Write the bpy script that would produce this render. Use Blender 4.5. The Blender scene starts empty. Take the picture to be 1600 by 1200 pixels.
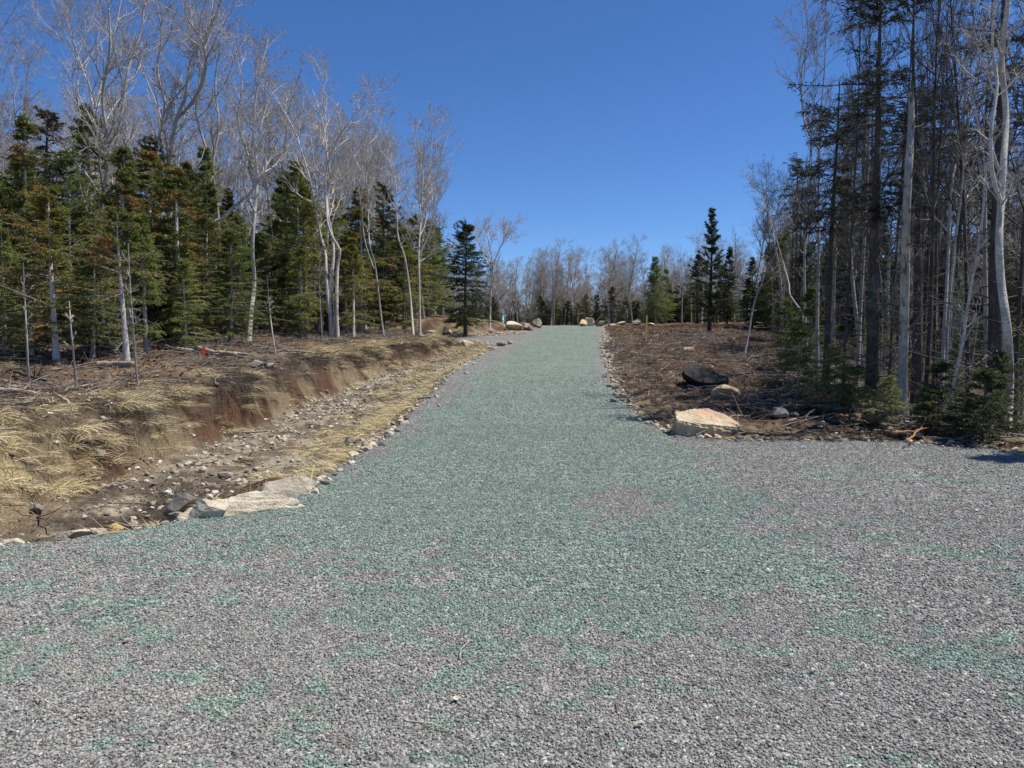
import bpy, math
import numpy as np

# ------------------------------------------------------------------ camera, sky, sun, exposure
scene = bpy.context.scene
C = scene.collection
R = math.radians
F_PX, W_PX, H_PX = 1180.0, 1600.0, 1200.0
CAM_H = 1.65
PITCH = math.atan(60.0 / F_PX)                 # eye level lies 60 px above the middle of the photograph
cam_d = bpy.data.cameras.new('camera')
cam_d.sensor_width = 36.0
cam_d.lens = 36.0 * F_PX / W_PX
cam_d.clip_start = 0.05
cam_d.clip_end = 3000.0
cam = bpy.data.objects.new('camera', cam_d)
cam.location = (0, 0, CAM_H)
cam.rotation_euler = (R(90) - PITCH, 0, 0)
C.objects.link(cam)
scene.camera = cam

SUN_AZ, SUN_EL = R(85), R(62.5)                 # azimuth clockwise from the view direction (+Y)
world = bpy.data.worlds.new('World')
scene.world = world
world.use_nodes = True
wn = world.node_tree.nodes
wl = world.node_tree.links
wn.clear()
sky = wn.new('ShaderNodeTexSky')
sky.sky_type = 'NISHITA'
sky.sun_disc = False
sky.sun_elevation = SUN_EL
sky.sun_rotation = SUN_AZ
sky.altitude = 300
sky.air_density = 0.72
sky.dust_density = 0.0
sky.ozone_density = 6.0
bg = wn.new('ShaderNodeBackground')
bg.inputs['Strength'].default_value = 0.112
hsv = wn.new('ShaderNodeHueSaturation')          # the clear, deep blue of a dry spring day
hsv.inputs['Saturation'].default_value = 1.15
hsv.inputs['Hue'].default_value = 0.506
wo = wn.new('ShaderNodeOutputWorld')
wl.new(sky.outputs[0], hsv.inputs['Color'])
wl.new(hsv.outputs[0], bg.inputs['Color'])
wl.new(bg.outputs[0], wo.inputs['Surface'])

sun_d = bpy.data.lights.new('sun', 'SUN')
sun_d.energy = 5.0
sun_d.angle = R(0.5)
sun_d.color = (1.0, 0.95, 0.87)
sun = bpy.data.objects.new('sun', sun_d)
sx, sy, sz = math.sin(SUN_AZ) * math.cos(SUN_EL), math.cos(SUN_AZ) * math.cos(SUN_EL), math.sin(SUN_EL)
sun.rotation_euler = (math.acos(sz), 0, math.atan2(sx, -sy))
sun.location = (30, 0, 60)
C.objects.link(sun)

scene.view_settings.view_transform = 'Standard'
scene.view_settings.look = 'None'
scene.view_settings.exposure = 0.36
scene.view_settings.gamma = 1.0
scene.view_settings.use_curve_mapping = False
scene.cycles.max_bounces = 6
scene.cycles.diffuse_bounces = 3
scene.cycles.glossy_bounces = 2

# ------------------------------------------------------------------ numeric helpers
def lin(r, g, b):
    f = lambda c: (c / 255 / 12.92) if c / 255 <= 0.04045 else ((c / 255 + 0.055) / 1.055) ** 2.4
    return (f(r), f(g), f(b))

def _hash(ix, iy, s):
    h = (ix.astype(np.int64) * 374761393 + iy.astype(np.int64) * 668265263 + s * 1274126177) & 0x7fffffff
    h = ((h ^ (h >> 13)) * 1274126177) & 0x7fffffff
    h = ((h ^ (h >> 16)) * 668265263) & 0x7fffffff
    return ((h ^ (h >> 15)) & 0xffff) / 65535.0

def vnoise(x, y, s=0):
    x = np.asarray(x, float); y = np.asarray(y, float)
    ix, iy = np.floor(x), np.floor(y)
    fx, fy = x - ix, y - iy
    fx = fx * fx * (3 - 2 * fx); fy = fy * fy * (3 - 2 * fy)
    a, b = _hash(ix, iy, s), _hash(ix + 1, iy, s)
    c, d = _hash(ix, iy + 1, s), _hash(ix + 1, iy + 1, s)
    return (a * (1 - fx) + b * fx) * (1 - fy) + (c * (1 - fx) + d * fx) * fy

def fbm(x, y, scale, octaves=4, s=0):
    v = 0; a = 0.5; t = 0
    for o in range(octaves):
        v = v + a * vnoise(np.asarray(x) * scale + 17.3 * o, np.asarray(y) * scale - 9.1 * o, s + o)
        t += a; a *= 0.5; scale *= 2.03
    return v / t

def sstep(a, b, x):
    t = np.clip((x - a) / (b - a), 0, 1)
    return t * t * (3 - 2 * t)

CP, SP = math.cos(PITCH), math.sin(PITCH)
def ray(px, py):
    u, v = (px - 800.0) / F_PX, (600.0 - py) / F_PX
    d = np.array([u, CP + v * SP, -SP + v * CP])
    return d / d[1]                                # scaled so that one unit = one metre along +Y

def at(px, py, Y):
    d = ray(px, py)
    return np.array([d[0] * Y, Y, CAM_H + d[2] * Y])

# ------------------------------------------------------------------ terrain
_zc = np.array([[-60, 0], [13, 0], [17.5, .14], [21, .44], [25, .8], [30, 1.15], [36, 1.5], [42, 1.88], [50, 2.42], [58, 2.98],
                [66, 3.42], [75, 3.62], [90, 3.6], [130, 4.2], [300, 9], [1000, 20]])
_zy = np.linspace(-60, 1000, 5301)
_zz = np.interp(_zy, _zc[:, 0], _zc[:, 1])
_k = np.exp(-0.5 * (np.arange(-30, 31) / 10.0) ** 2); _k /= _k.sum()
_zz = np.convolve(np.pad(_zz, 30, mode='edge'), _k, mode='valid')
def zr(Y):
    return np.interp(Y, _zy, _zz)

def hit_road(px, py):
    d = ray(px, py)
    t = np.linspace(1, 120, 6000)
    g = (CAM_H + d[2] * t) - zr(t)
    i = np.argmax(g < 0)
    return (d[0] * t[i], t[i])

_left = [(480, 771), (520, 742), (560, 712), (600, 684), (640, 651), (668, 622), (700, 592), (722, 573), (745, 557), (775, 545)]
_right = [(943, 527), (940, 545), (948, 580), (962, 612), (985, 640), (1015, 664), (1060, 683), (1110, 688), (1160, 689), (1280, 691), (1400, 692), (1470, 697), (1540, 702), (1600, 709)]
_lf = [(0, 851), (60, 846), (130, 839), (220, 829), (300, 812), (380, 797), (440, 784)]
poly = [(-60, 4.6), (-12, 5.6)]
poly += [hit_road(*p) for p in _lf + _left]
poly += [(-1.2, 42.0), (-2.6, 43.2), (-6, 45.2), (-6, 48.2), (-2.0, 47.4), (0.4, 48.6), (1.4, 54), (2.4, 62), (2.2, 68), (-1, 73), (-8, 78), (-8, 82), (2, 79.5), (6.6, 76), (7.9, 69), (6.9, 57)]
poly += [hit_road(*p) for p in _right]
poly += [(10.3, 10.9), (16, 9.6), (24, 9.0), (60, 8.6), (60, -9), (-60, -9)]
POLY = np.array(poly)

def sdf(X, Y):
    """signed distance to the edge of the gravel, negative on it"""
    X = np.asarray(X, float); Y = np.asarray(Y, float)
    shp = X.shape
    x, y = X.ravel(), Y.ravel()
    best = np.full(x.shape, 1e18); inside = np.zeros(x.shape, bool)
    n = len(POLY)
    for i in range(n):
        ax, ay = POLY[i]; bx, by = POLY[(i + 1) % n]
        ex, ey = bx - ax, by - ay
        t = np.clip(((x - ax) * ex + (y - ay) * ey) / (ex * ex + ey * ey), 0, 1)
        dx, dy = x - (ax + t * ex), y - (ay + t * ey)
        best = np.minimum(best, dx * dx + dy * dy)
        if ay != by:
            c = ((ay > y) != (by > y)) & (x < (bx - ax) * (y - ay) / (by - ay) + ax)
            inside ^= c
    d = np.sqrt(best)
    d = np.where(inside, -d, d)
    d = d + 0.22 * (fbm(x, y, 1.3, 3, 5) - 0.5) + 0.10 * (fbm(x, y, 7, 2, 6) - 0.5)
    return d.reshape(shp)

_T = np.array([  # Y, toe of the cut bank, its lip, lip height, ditch floor (both relative to the road's level)
    [4, -6.5, -10.0, .20, -.15], [6, -6.0, -9.2, .30, -.34], [9, -5.8, -8.3, .40, -.56], [11, -6.2, -7.6, .46, -.62], [12.8, -6.6, -7.25, .50, -.62],
    [16, -6.5, -7.05, .52, -.60], [20, -6.1, -6.7, .52, -.56], [25, -5.2, -5.85, .50, -.50], [30, -4.3, -4.95, .45, -.40],
    [36, -3.1, -3.7, .38, -.25], [40, -2.4, -3.2, .28, -.08], [44, -3.5, -5.0, .15, 0], [50, -1.2, -2.6, .55, 0], [58, 0.2, -1.5, .6, 0], [70, -1, -3, .3, 0], [100, -8, -12, .2, 0]])
def left_tab(Y):
    return [np.interp(Y, _T[:, 0], _T[:, i]) for i in range(1, 5)]

_RT = np.array([[0, 60], [9.8, 60], [10.2, 9.6], [12.5, 8.3], [13.5, 7.6], [15.5, 7.6], [20, 8.2], [25, 9.4], [30, 10.2], [40, 13], [50, 15.5], [58, 16.5], [63, 12], [70, 10], [300, 60]])
def right_line(Y):                                  # where the wood on the right begins
    return np.interp(Y, _RT[:, 0], _RT[:, 1])

def centre(Y):
    return np.interp(Y, [-60, 5, 9, 17, 25, 42, 65, 80, 100], [-2, -1, 0.1, .3, .6, 2.4, 5, 4.5, -2])

def height(X, Y, d=None, fine=True):
    X = np.asarray(X, float); Y = np.asarray(Y, float)
    if d is None:
        d = sdf(X, Y)
    base = zr(Y)
    out = np.clip(d, 0, None)
    toe, lip, lz, fz = left_tab(Y)
    wob = 0.55 * (fbm(Y, X * 0.3, 0.45, 3, 11) - 0.5) + 0.5 * (fbm(X, Y, 1.1, 3, 12) - 0.5)
    toe = toe + wob; lip = lip + wob
    side = np.maximum(-0.50 * out, fz)
    u = np.clip((toe - X) / np.maximum(toe - lip, .3), 0, 1)
    us = np.where(u < 1, 0.35 * u + 0.65 * u * u * (3 - 2 * u), 1)
    beyond = np.clip(lip - X, 0, None)
    bank = fz + (lz - fz) * us + 0.75 * (1 - np.exp(-beyond / 5.5))
    w = sstep(0, 1.6, out)
    leftrel = np.where(X > toe, side, np.maximum(bank * w + side * (1 - w), np.minimum(side, 0)))
    leftrel = leftrel + 0.16 * sstep(-.2, .8, beyond) * (fbm(X, Y, .55, 3, 21) - .5) * 2 * w
    rl = right_line(Y)
    right = 0.16 * sstep(0.1, 1.4, out) - 0.38 * sstep(-0.5, 3.0, X - rl) * (1 - sstep(20, 40, Y)) + 0.018 * np.clip(X - rl - 3, 0, 40)
    right = right + 0.55 * np.exp(-((X - 10.5) / 3.0) ** 2 - ((Y - 36) / 5.0) ** 2) + 0.3 * np.exp(-((X - 7.2) / 1.4) ** 2 - ((Y - 17.3) / 1.2) ** 2)
    right = right + 0.20 * sstep(.2, 1.5, out) * (fbm(X, Y, .6, 3, 31) - .5) * 2
    leftrel = leftrel + sstep(.05, .5, out) * .36 * np.exp(-((X + 3.25) / .75) ** 2 - ((Y - 9.1) / .75) ** 2)
    rel = np.where(X < centre(Y), leftrel, right)
    if fine:
        m = sstep(0.0, 0.7, out)
        rough = 0.10 * (fbm(X, Y, 2.2, 3, 41) - .5) + 0.07 * (fbm(X, Y, 8, 3, 42) - .5)
        rel = rel + m * rough * 1.5
        clod = np.where(X < centre(Y), np.clip(u * 3, 0, 1) * np.exp(-beyond / .8), 0) * sstep(.5, 1.2, out)
        rel = rel + clod * (.22 * (fbm(X, Y, 1.8, 3, 45) - .5) + .16 * (fbm(X, Y, 5.5, 3, 46) - .5))
        rel = rel + (1 - m) * (0.02 * (fbm(X, Y, .8, 2, 43) - .5) + 0.02 * (fbm(X, Y, 6, 2, 44) - .5))
    return base + rel

def hz(x, y):
    return float(height(np.array([x]), np.array([y]))[0])

def ground_hit(px, py, ymax=140):
    d = ray(px, py)
    t = np.exp(np.linspace(math.log(1.5), math.log(ymax), 1500))
    g = (CAM_H + d[2] * t) - height(d[0] * t, t)
    i = int(np.argmax(g < 0)) if (g < 0).any() else len(t) - 1
    return np.array([d[0] * t[i], t[i], CAM_H + d[2] * t[i]])

def ground_at(px, Y):                                # the ground under pixel column px at distance Y
    x = (px - 800.0) / F_PX * Y * (1 / CP) if False else ray(px, 560)[0] * Y
    return np.array([x, Y, hz(x, Y)])

# ------------------------------------------------------------------ object helpers
def mesh_np(name, V, quads=None, tris=None, smooth=True):
    V = np.asarray(V, np.float32)
    nq = 0 if quads is None else len(quads)
    nt = 0 if tris is None else len(tris)
    loops = []
    if nq: loops.append(np.asarray(quads, np.int32).ravel())
    if nt: loops.append(np.asarray(tris, np.int32).ravel())
    loops = np.concatenate(loops)
    sizes = np.concatenate([np.full(nq, 4, np.int32), np.full(nt, 3, np.int32)])
    starts = np.concatenate([[0], np.cumsum(sizes)[:-1]]).astype(np.int32)
    me = bpy.data.meshes.new(name)
    me.vertices.add(len(V)); me.vertices.foreach_set('co', V.ravel())
    me.loops.add(len(loops)); me.loops.foreach_set('vertex_index', loops)
    me.polygons.add(nq + nt)
    me.polygons.foreach_set('loop_start', starts)
    me.polygons.foreach_set('use_smooth', np.full(nq + nt, smooth, bool))
    me.update(calc_edges=True)
    return me

def link(name, me, mat=None, parent=None, loc=None, rot=None, scale=None):
    o = bpy.data.objects.new(name, me)
    if mat is not None and me is not None and len(me.materials) == 0:
        me.materials.append(mat)
    C.objects.link(o)
    if parent is not None: o.parent = parent
    if loc is not None: o.location = loc
    if rot is not None: o.rotation_euler = rot
    if scale is not None: o.scale = scale if hasattr(scale, '__len__') else (scale,) * 3
    return o

def tag(o, label=None, cat=None, group=None, kind=None):
    if label: o['label'] = label
    if cat: o['category'] = cat
    if group: o['group'] = group
    if kind: o['kind'] = kind
    return o

def attr_float(me, name, vals):
    a = me.attributes.new(name, 'FLOAT', 'POINT')
    a.data.foreach_set('value', np.asarray(vals, np.float32).ravel())

def attr_col(me, name, cols):
    a = me.attributes.new(name, 'FLOAT_COLOR', 'POINT')
    c = np.ones((len(cols), 4), np.float32); c[:, :3] = cols
    a.data.foreach_set('color', c.ravel())

# ------------------------------------------------------------------ material helpers
class NT:
    def __init__(self, name, rough=0.9, spec=0.25):
        self.m = bpy.data.materials.new(name); self.m.use_nodes = True
        self.t = self.m.node_tree; self.t.nodes.clear()
        self.out = self.t.nodes.new('ShaderNodeOutputMaterial')
        self.b = self.t.nodes.new('ShaderNodeBsdfPrincipled')
        self.b.inputs['Roughness'].default_value = rough
        self.b.inputs['Specular IOR Level'].default_value = spec
        self.t.links.new(self.b.outputs[0], self.out.inputs['Surface'])
    def n(self, t, **kw):
        x = self.t.nodes.new(t)
        for k, v in kw.items():
            setattr(x, k, v)
        return x
    def l(self, a, b):
        self.t.links.new(a, b)
    def noise(self, scale, detail=4, rough=.55, co=None, dim='3D'):
        x = self.n('ShaderNodeTexNoise'); x.noise_dimensions = dim
        x.inputs['Scale'].default_value = scale; x.inputs['Detail'].default_value = detail; x.inputs['Roughness'].default_value = rough
        if co is not None: self.l(co, x.inputs['Vector'])
        return x
    def ramp(self, fac, stops):
        x = self.n('ShaderNodeValToRGB')
        e = x.color_ramp.elements
        while len(e) < len(stops): e.new(0.5)
        for i, (p, c) in enumerate(stops):
            e[i].position = p; e[i].color = (*c, 1) if len(c) == 3 else c
        self.l(fac, x.inputs[0]); return x
    def mix(self, fac, a, b, mode='MIX'):
        x = self.n('ShaderNodeMix', data_type='RGBA', blend_type=mode)
        for sock, v in ((x.inputs[0], fac), (x.inputs[6], a), (x.inputs[7], b)):
            if isinstance(v, (int, float)): sock.default_value = v
            elif isinstance(v, tuple): sock.default_value = (*v, 1)
            else: self.l(v, sock)
        return x.outputs[2]
    def math(self, op, a, b=None):
        x = self.n('ShaderNodeMath', operation=op)
        for sock, v in ((x.inputs[0], a), (x.inputs[1], b)):
            if v is None: continue
            if isinstance(v, (int, float)): sock.default_value = v
            else: self.l(v, sock)
        return x.outputs[0]
    def bump(self, h, strength=.5, dist=.02):
        x = self.n('ShaderNodeBump'); x.inputs['Strength'].default_value = strength; x.inputs['Distance'].default_value = dist
        self.l(h, x.inputs['Height']); self.l(x.outputs[0], self.b.inputs['Normal']); return x
    def col(self, c):
        if isinstance(c, tuple): self.b.inputs['Base Color'].default_value = (*c, 1)
        else: self.l(c, self.b.inputs['Base Color'])

# ------------------------------------------------------------------ the colour of the gravel: grey crushed stone with green stone worked in
def green_amount(X, Y):
    X = np.asarray(X, float); Y = np.asarray(Y, float)
    c = np.interp(Y, [0, 3, 4.2, 5.4, 7.5, 9, 12, 17, 25, 42, 65, 80], [0, -.4, 0, .35, -.15, .25, .35, .45, .85, 2.75, 5.3, 4])
    hw = np.interp(Y, [0, 3, 4.2, 5.4, 7.5, 9, 12, 17, 25, 42, 65], [1.0, 1.2, 1.7, 2.4, 3.0, 2.6, 2.5, 2.35, 2.1, 2.0, 2.1])
    amp = np.interp(Y, [0, 3, 4.2, 5.4, 7, 9, 14], [.20, .28, .42, .66, .95, 1.02, 1.08])
    lat = 1 - sstep(.55, 1.22, np.abs(X - c) / hw)
    n = .42 * fbm(X, Y, 1.5, 3, 61) + .58 * fbm(X, Y, 6.5, 3, 62)
    side = .46 * (1 - sstep(-3.5, -.5, X)) * sstep(3.2, 5.5, Y) * (1 - sstep(9, 12, Y)) + .12 * (1 - sstep(10, 14, Y)) * sstep(2, 4, X)
    f = np.maximum(amp * lat, np.maximum(side, .21 * (1 - sstep(9, 14, Y)))) + 2.5 * (n - .5)
    hole = np.exp(-((X - 1.25) / .55) ** 2 - ((Y - 7.9) / 1.0) ** 2)
    return sstep(.33, .50, f - .9 * hole)

GREY, GREEN = np.array([.288, .278, .258]), np.array([.236, .296, .250])

# ------------------------------------------------------------------ ground and road, cut from one heightfield
th = np.concatenate([np.linspace(-180, -64, 34)[:-1], np.linspace(-64, 64, 780), np.linspace(64, 180, 34)[1:-1]]) * math.pi / 180
rr = np.concatenate([np.geomspace(.25, 3, 40)[:-1], np.geomspace(3, 62, 370)[:-1], np.geomspace(62, 900, 46)])
TH, RR = np.meshgrid(th, rr)
GX, GY = RR * np.sin(TH), RR * np.cos(TH)
GD = sdf(GX, GY)
GZ = height(GX, GY, GD)
nr, nc = GX.shape
idx = np.arange(nr * nc).reshape(nr, nc)
a = idx[:-1, :]; b = idx[1:, :]
q = np.stack([a, np.roll(a, -1, 1), np.roll(b, -1, 1), b], -1).reshape(-1, 4)
fd = GD.ravel()[q].mean(1)
GV = np.stack([GX.ravel(), GY.ravel(), GZ.ravel()], 1)

def submesh(name, sel, extra_tris=None):
    qq = q[sel]
    used = np.unique(qq)
    if extra_tris is not None: used = np.unique(np.concatenate([used, extra_tris.ravel()]))
    remap = np.full(len(GV) + 1, -1, np.int64); remap[used] = np.arange(len(used))
    V = GV[used] if extra_tris is None else np.vstack([GV, [[0, 0, hz(0, 0)]]])[used]
    tr = None if extra_tris is None else remap[extra_tris]
    return mesh_np(name, V, remap[qq][:, ::-1], tr), V

cen = len(GV)
fan = np.array([[idx[0, (i + 1) % nc], idx[0, i], cen] for i in range(nc)])
road_me, RV = submesh('gravel_road', fd < 0, fan)
gnd_me, NV = submesh('ground', fd >= 0)
attr_float(road_me, 'green', green_amount(RV[:, 0], RV[:, 1]))

# natural colours of the ground outside the gravel (albedo only)
def ground_colour(X, Y):
    d = sdf(X, Y)
    toe, lip, lz, fz = left_tab(Y)
    wob = 0.55 * (fbm(Y, X * 0.3, 0.45, 3, 11) - 0.5) + 0.5 * (fbm(X, Y, 1.1, 3, 12) - 0.5)
    toe = toe + wob; lip = lip + wob
    n1, n2, n3 = fbm(X, Y, .9, 4, 71), fbm(X, Y, 3.5, 4, 72), fbm(X, Y, 14, 3, 73)
    col = lambda r, g, b: np.array([r, g, b])[None, :]
    mixc = lambda A, B, w: A * (1 - w[:, None]) + B * w[:, None]
    litter = mixc(col(.13, .085, .055) + 0 * X[:, None], col(.22, .165, .115), sstep(.35, .7, n2))
    litter = mixc(litter, col(.075, .05, .035), sstep(.55, .7, n1))
    litter = mixc(litter, col(.16, .14, .05), sstep(.64, .72, fbm(X, Y, 1.7, 3, 74)) * .7)
    # right: torn up brown soil and chips
    soil = mixc(col(.085, .052, .034) + 0 * X[:, None], col(.15, .095, .062), sstep(.4, .68, n2))
    soil = mixc(soil, col(.05, .033, .025), sstep(.52, .66, n1) * .8)
    tan = (1 - sstep(.6, 2.4, d + 1.6 * (n1 - .5))) * sstep(.4, .55, n2)
    soil = mixc(soil, col(.27, .22, .13), tan * .7)
    wood = sstep(-.3, 1.2, X - right_line(Y))
    soil = mixc(soil, litter * .75, wood)
    # left: ditch
    u = np.clip((toe - X) / np.maximum(toe - lip, .3), -1, 3)
    floor = mixc(col(.17, .14, .10) + 0 * X[:, None], col(.36, .31, .225), sstep(.42, .62, n2))
    floor = mixc(floor, col(.062, .047, .037), (1 - sstep(10.5, 14.5, Y)) * sstep(.2, .42, n1) * .95)
    shoulder = mixc(col(.16, .125, .085) + 0 * X[:, None], col(.31, .25, .15), sstep(.45, .6, n2))
    ds = 1 - sstep(.5, 1.5, d)
    floor = mixc(floor, shoulder, ds)
    bank = mixc(col(.128, .072, .045) + 0 * X[:, None], col(.085, .05, .032), sstep(.4, .7, n2))
    bank = mixc(bank, col(.25, .195, .125), sstep(.44, .54, fbm(X * .6, Y, .9, 3, 75)) * .9)
    top = mixc(col(.065, .048, .037) + 0 * X[:, None], col(.14, .11, .075), sstep(.4, .6, n2))
    left = mixc(floor, bank, sstep(-.1, .15, u))
    left = mixc(left, top, sstep(.5, .78, u + .5 * (n2 - .5)))
    straw = mixc(col(.44, .35, .19) + 0 * X[:, None], col(.16, .125, .075), sstep(.35, .65, n2))
    nearbank = sstep(0.1, .5, u) * (1 - sstep(10.8, 12.6, Y + 1.5 * (n1 - .5)))
    left = mixc(left, straw, nearbank)
    left = mixc(left, litter, sstep(.9, 1.6, (lip - X) + 1.2 * (n1 - .5)))
    lipg = np.exp(-(((lip - X) - .55) / .45) ** 2) * sstep(.46, .56, n1)
    left = mixc(left, straw, lipg * .85)
    dome = np.exp(-((X + 3.25) / .85) ** 2 - ((Y - 9.1) / .85) ** 2)
    left = mixc(left, mixc(col(.12, .07, .042) + 0 * X[:, None], col(.19, .15, .10), sstep(.45, .6, n2)), sstep(.3, .6, dome))
    c = np.where((X < centre(Y))[:, None], left, soil)
    far = sstep(66, 75, Y)
    c = mixc(c, litter, far)
    edge = (1 - sstep(.02, .25, d)) * sstep(.35, .55, n3)
    c = mixc(c, col(.30, .285, .25), edge * .8)
    return np.clip(c * (.72 + .56 * n3[:, None]), .01, .8)

attr_col(gnd_me, 'col', ground_colour(NV[:, 0], NV[:, 1]))

# --- materials
def ground_material():
    m = NT('ground_soil', .95, .12)
    at_ = m.n('ShaderNodeAttribute', attribute_name='col')
    geo = m.n('ShaderNodeNewGeometry')
    n1 = m.noise(28, 5, .65, geo.outputs['Position'])
    n2 = m.noise(110, 3, .6, geo.outputs['Position'])
    r = m.ramp(n1.outputs[0], [(.3, (.45, .43, .42)), (.52, (1, 1, 1)), (.75, (1.6, 1.55, 1.5))])
    c = m.mix(1.0, at_.outputs['Color'], r.outputs[0], 'MULTIPLY')
    r2 = m.ramp(n2.outputs[0], [(.3, (.6, .6, .6)), (.7, (1.4, 1.4, 1.4))])
    m.col(m.mix(1.0, c, r2.outputs[0], 'MULTIPLY'))
    s = m.math('ADD', n1.outputs[0], m.math('MULTIPLY', n2.outputs[0], .4))
    m.bump(s, .9, .05)
    return m.m

def road_material():
    m = NT('crushed_stone', .85, .3)
    geo = m.n('ShaderNodeNewGeometry')
    g = m.n('ShaderNodeAttribute', attribute_name='green')
    big = m.noise(1.3, 4, .6, geo.outputs['Position'])
    v = m.n('ShaderNodeTexVoronoi'); v.inputs['Scale'].default_value = 46; v.inputs['Randomness'].default_value = 1
    m.l(geo.outputs['Position'], v.inputs['Vector'])
    v2 = m.n('ShaderNodeTexVoronoi'); v2.inputs['Scale'].default_value = 22
    m.l(geo.outputs['Position'], v2.inputs['Vector'])
    sep = m.n('ShaderNodeSeparateColor'); m.l(v.outputs['Color'], sep.inputs[0])
    sep2 = m.n('ShaderNodeSeparateColor'); m.l(v2.outputs['Color'], sep2.inputs[0])
    tone = m.ramp(sep.outputs[0], [(0, (.38,) * 3), (.35, (.82,) * 3), (.8, (1.12,) * 3), (1, (1.6,) * 3)])
    tone2 = m.ramp(sep2.outputs[1], [(0, (.62,) * 3), (.6, (1.0,) * 3), (1, (1.35,) * 3)])
    gs = m.math('MULTIPLY', m.math('ADD', m.math('SUBTRACT', g.outputs['Fac'], sep.outputs[2]), .12), 5.0)
    cl = m.n('ShaderNodeClamp'); m.l(gs, cl.inputs[0])
    base = m.mix(cl.outputs[0], tuple(GREY), tuple(GREEN))
    base = m.mix(1.0, base, m.ramp(big.outputs[0], [(.3, (.86, .85, .84)), (.7, (1.1, 1.1, 1.1))]).outputs[0], 'MULTIPLY')
    c = m.mix(1.0, base, tone.outputs[0], 'MULTIPLY')
    m.col(m.mix(1.0, c, tone2.outputs[0], 'MULTIPLY'))
    h = m.math('ADD', m.math('MULTIPLY', v.outputs['Distance'], -1.0), m.math('MULTIPLY', sep2.outputs[0], .8))
    m.bump(h, 1.0, .03)
    return m.m

road = tag(link('gravel_road', road_me, road_material()), 'wide gravel drive of grey and green crushed stone climbing to a crest', 'gravel road', kind='structure')
ground = tag(link('ground', gnd_me, ground_material()), 'brown soil, cut ditch and leaf strewn forest floor around the drive', 'ground', kind='structure')

# ------------------------------------------------------------------ bark, leaf and wood materials
def bark(name, base, dark, scale=(6, 6, 1.2), contrast=(.35, .65), rough=.9, bumps=.6, lichen=None):
    m = NT(name, rough, .15)
    tc = m.n('ShaderNodeTexCoord'); mp = m.n('ShaderNodeMapping'); mp.inputs['Scale'].default_value = scale
    m.l(tc.outputs['Object'], mp.inputs['Vector'])
    n = m.noise(6, 6, .65, mp.outputs[0])
    oi = m.n('ShaderNodeObjectInfo')
    r = m.ramp(n.outputs[0], [(contrast[0], dark), (contrast[1], base)])
    v = m.ramp(oi.outputs['Random'], [(0, (.8, .8, .8)), (1, (1.2, 1.17, 1.14))])
    c = m.mix(1.0, r.outputs[0], v.outputs[0], 'MULTIPLY')
    if lichen:
        n2 = m.noise(2.2, 4, .6, tc.outputs['Object'])
        c = m.mix(m.ramp(n2.outputs[0], [(.52, (0, 0, 0)), (.66, (.8, .8, .8))]).outputs[0], c, lichen)
    m.col(c); m.bump(n.outputs[0], bumps, .02)
    return m.m

MB_GREY = bark('grey_bark', (.46, .435, .40), (.22, .20, .175), lichen=(.56, .54, .50))
MB_PALE = bark('pale_bark', (.68, .64, .585), (.24, .21, .18), scale=(2.4, 2.4, 9), contrast=(.36, .5), lichen=(.34, .31, .28))
MB_DARK = bark('dark_bark', (.12, .10, .085), (.05, .042, .036), lichen=(.17, .16, .14))
MB_TWIG = bark('twig_bark', (.42, .385, .35), (.26, .23, .205), bumps=.2)
MB_DEAD = bark('dead_grey_wood', (.17, .155, .145), (.07, .062, .058), bumps=.3)
MB_LOG = bark('weathered_log', (.46, .40, .33), (.20, .155, .12), scale=(8, 8, 1))
MB_CUT = bark('splintered_wood', (.42, .24, .12), (.20, .10, .055), scale=(14, 14, 1.5))

def needles(name, lo, hi, tip=None, tipfac=.0):
    m = NT(name, .75, .2)
    geo = m.n('ShaderNodeNewGeometry'); oi = m.n('ShaderNodeObjectInfo')
    n = m.noise(2.2, 3, .6, geo.outputs['Position'])
    c = m.ramp(n.outputs[0], [(.32, lo), (.68, hi)]).outputs[0]
    v = m.ramp(oi.outputs['Random'], [(0, (.72, .75, .7)), (.5, (1, 1, 1)), (1, (1.3, 1.22, 1.1))])
    c = m.mix(1.0, c, v.outputs[0], 'MULTIPLY')
    if tip:
        n2 = m.noise(1.3, 4, .7, geo.outputs['Position'])
        c = m.mix(m.ramp(n2.outputs[0], [(.62 - tipfac, (0, 0, 0)), (.74 - tipfac, (1, 1, 1))]).outputs[0], c, tip)
    m.col(c)
    tr = m.n('ShaderNodeBsdfTranslucent'); mx = m.n('ShaderNodeMixShader'); mx.inputs[0].default_value = .32
    if isinstance(c, tuple): tr.inputs[0].default_value = (*c, 1)
    else: m.l(c, tr.inputs[0])
    m.l(m.b.outputs[0], mx.inputs[1]); m.l(tr.outputs[0], mx.inputs[2]); m.l(mx.outputs[0], m.out.inputs['Surface'])
    return m.m

MN_DARK = needles('spruce_needles', (.044, .07, .025), (.105, .13, .047))
MN_GREEN = needles('fir_needles', (.105, .155, .033), (.27, .295, .08), (.32, .20, .055), .02)
MN_RUST = needles('rusty_fir_needles', (.11, .15, .034), (.26, .255, .066), (.38, .19, .055), .10)
MN_TIP = needles('thin_spruce_needles', (.04, .045, .024), (.078, .08, .042))

# ------------------------------------------------------------------ branching helpers (all vectorised)
def unit(v):
    return v / np.maximum(np.linalg.norm(v, axis=-1, keepdims=True), 1e-9)

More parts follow.
